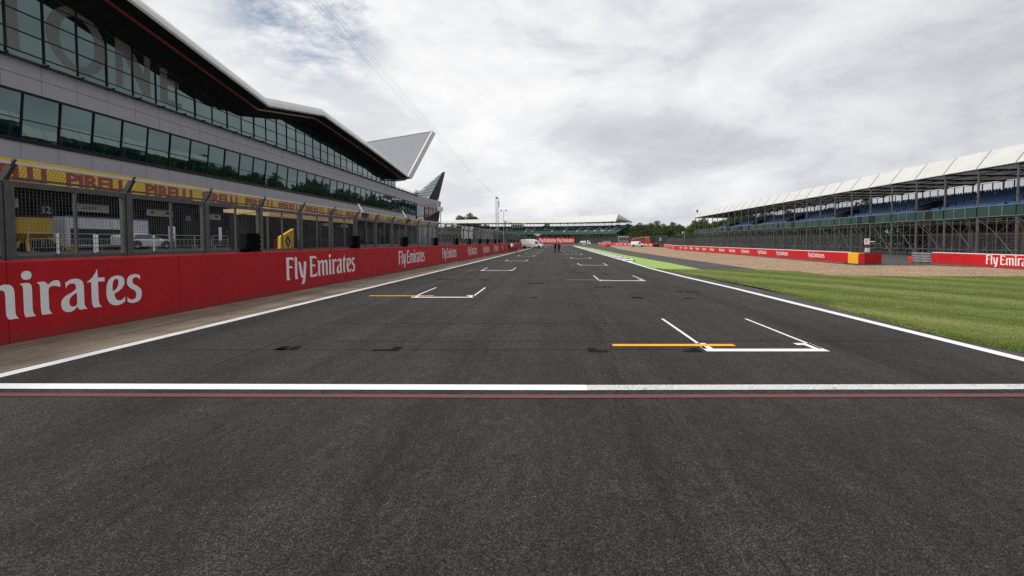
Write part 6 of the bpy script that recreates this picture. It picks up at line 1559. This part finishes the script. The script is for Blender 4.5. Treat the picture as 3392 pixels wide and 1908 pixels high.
# ------------------------------------------------------------------ sky, sun, camera
SUN_EL, SUN_AZ = math.radians(42), math.radians(-118)   # azimuth from +Y towards +X: behind and left of the camera
w = bpy.data.worlds.new('World'); scene.world = w; w.use_nodes = True
N = w.node_tree.nodes; L = w.node_tree.links
out = N['World Output']; bg = N['Background']
sky = N.new('ShaderNodeTexSky'); sky.sky_type = 'NISHITA'; sky.sun_disc = False; sky.sun_elevation = SUN_EL; sky.sun_rotation = SUN_AZ
sky.dust_density = 1.2
L.new(sky.outputs[0], bg.inputs['Color']); bg.inputs['Strength'].default_value = .11
tc = N.new('ShaderNodeTexCoord').outputs['Generated']
sep = N.new('ShaderNodeSeparateXYZ'); L.new(tc, sep.inputs[0])
mz = N.new('ShaderNodeMath'); mz.operation = 'MAXIMUM'; L.new(sep.outputs[2], mz.inputs[0]); mz.inputs[1].default_value = 0
az = N.new('ShaderNodeMath'); az.operation = 'ADD'; L.new(mz.outputs[0], az.inputs[0]); az.inputs[1].default_value = .22
dx = N.new('ShaderNodeMath'); dx.operation = 'DIVIDE'; L.new(sep.outputs[0], dx.inputs[0]); L.new(az.outputs[0], dx.inputs[1])
dy = N.new('ShaderNodeMath'); dy.operation = 'DIVIDE'; L.new(sep.outputs[1], dy.inputs[0]); L.new(az.outputs[0], dy.inputs[1])
cmb = N.new('ShaderNodeCombineXYZ'); L.new(dx.outputs[0], cmb.inputs[0]); L.new(dy.outputs[0], cmb.inputs[1]); cmb.inputs[2].default_value = 3.7
P3 = cmb.outputs[0]
dv = mapping(N, L, tc, (1, 1, 2.3), (0, 0, .35), (.6, 0, .15))
n1 = noise(N, L, dv, 3.3, 10, .62); n1.inputs['Distortion'].default_value = .25
n2 = noise(N, L, mapping(N, L, P3, (1, 1.1, 1), (0, 0, .5), (4.3, 1.7, 0)), 1.1, 7, .5)
av = N.new('ShaderNodeMath'); av.operation = 'MULTIPLY_ADD'; av.inputs[1].default_value = .3; L.new(n2.outputs['Fac'], av.inputs[0])
hf = N.new('ShaderNodeMath'); hf.operation = 'MULTIPLY'; hf.inputs[1].default_value = .7; L.new(n1.outputs['Fac'], hf.inputs[0]); L.new(hf.outputs[0], av.inputs[2])
rc = ramp(N, [(.38, (1.0, 1.0, 1.0)), (.445, (.90, .905, .915)), (.50, (.80, .81, .84)), (.55, (.68, .69, .735)), (.64, (.56, .575, .63))]); L.new(av.outputs[0], rc.inputs[0])
# brighter gap low at the horizon, lavender-grey high on the right
cloud = N.new('ShaderNodeBackground'); cloud.inputs['Strength'].default_value = 1.0
def spot(u, v, r0, r1):
    d = ray(u, v).normalized(); vm = N.new('ShaderNodeVectorMath'); vm.operation = 'DISTANCE'; L.new(tc, vm.inputs[0]); vm.inputs[1].default_value = d
    m = N.new('ShaderNodeMapRange'); m.inputs[1].default_value = r0; m.inputs[2].default_value = r1; m.inputs[3].default_value = 1; m.inputs[4].default_value = 0; m.interpolation_type = 'SMOOTHSTEP'
    L.new(vm.outputs['Value'], m.inputs[0]); return m.outputs[0]
s1 = N.new('ShaderNodeMath'); s1.operation = 'MULTIPLY'; s1.inputs[1].default_value = .28; L.new(spot(1050, 260, .08, .6), s1.inputs[0])
c = mix(N, L, s1.outputs[0], rc.outputs[0], (.97, .97, .975))
s2 = N.new('ShaderNodeMath'); s2.operation = 'MULTIPLY'; s2.inputs[1].default_value = .3; L.new(spot(2200, 60, .05, .6), s2.inputs[0])
c = mix(N, L, s2.outputs[0], c, (.62, .635, .70))
sd_ = N.new('ShaderNodeMapRange'); sd_.inputs[1].default_value = .45; sd_.inputs[2].default_value = .9; sd_.inputs[3].default_value = 1.0; sd_.inputs[4].default_value = .72; L.new(sep.outputs[0], sd_.inputs[0])
c = mix(N, L, 1.0, c, sd_.outputs[0], 'MULTIPLY')
L.new(c, cloud.inputs['Color'])
# a torn hole with blue showing through
nb_ = noise(N, L, P3, 5, 6, .65)
hole = N.new('ShaderNodeMath'); hole.operation = 'MULTIPLY'; L.new(spot(765, 15, .04, .19), hole.inputs[0])
rr = ramp(N, [(.42, (0, 0, 0)), (.62, (.85, .85, .85))]); L.new(nb_.outputs['Fac'], rr.inputs[0]); L.new(rr.outputs[0], hole.inputs[1])
inv = N.new('ShaderNodeMath'); inv.operation = 'SUBTRACT'; inv.inputs[0].default_value = 1; L.new(hole.outputs[0], inv.inputs[1])
ms = N.new('ShaderNodeMixShader'); L.new(inv.outputs[0], ms.inputs[0]); L.new(bg.outputs[0], ms.inputs[1]); L.new(cloud.outputs[0], ms.inputs[2]); L.new(ms.outputs[0], out.inputs['Surface'])

sd = bpy.data.lights.new('sun', 'SUN'); sd.energy = 3.0; sd.angle = math.radians(12); sd.color = (1, .95, .88)
so = bpy.data.objects.new('sun', sd); col.objects.link(so)
dirv = Vector((math.sin(SUN_AZ) * math.cos(SUN_EL), math.cos(SUN_AZ) * math.cos(SUN_EL), math.sin(SUN_EL)))
so.rotation_euler = dirv.to_track_quat('Z', 'Y').to_euler(); so.location = (0, 0, 60)

cd = bpy.data.cameras.new('camera'); cam = bpy.data.objects.new('camera', cd); col.objects.link(cam)
cam.location = O; cam.rotation_euler = (math.pi / 2 - TH, 0, 0)
cd.sensor_width = 36; cd.lens = F / 2576 * 36; cd.shift_x = -(CX - 1288) / 2576; cd.shift_y = -(724.5 - CY) / 2576
cd.clip_start = .1; cd.clip_end = 3000
scene.camera = cam
scene.render.engine = 'CYCLES'
vs = scene.view_settings; vs.view_transform = 'Standard'; vs.look = 'None'; vs.exposure = 0; vs.gamma = 1
scene.cycles.max_bounces = 6; scene.cycles.use_denoising = False
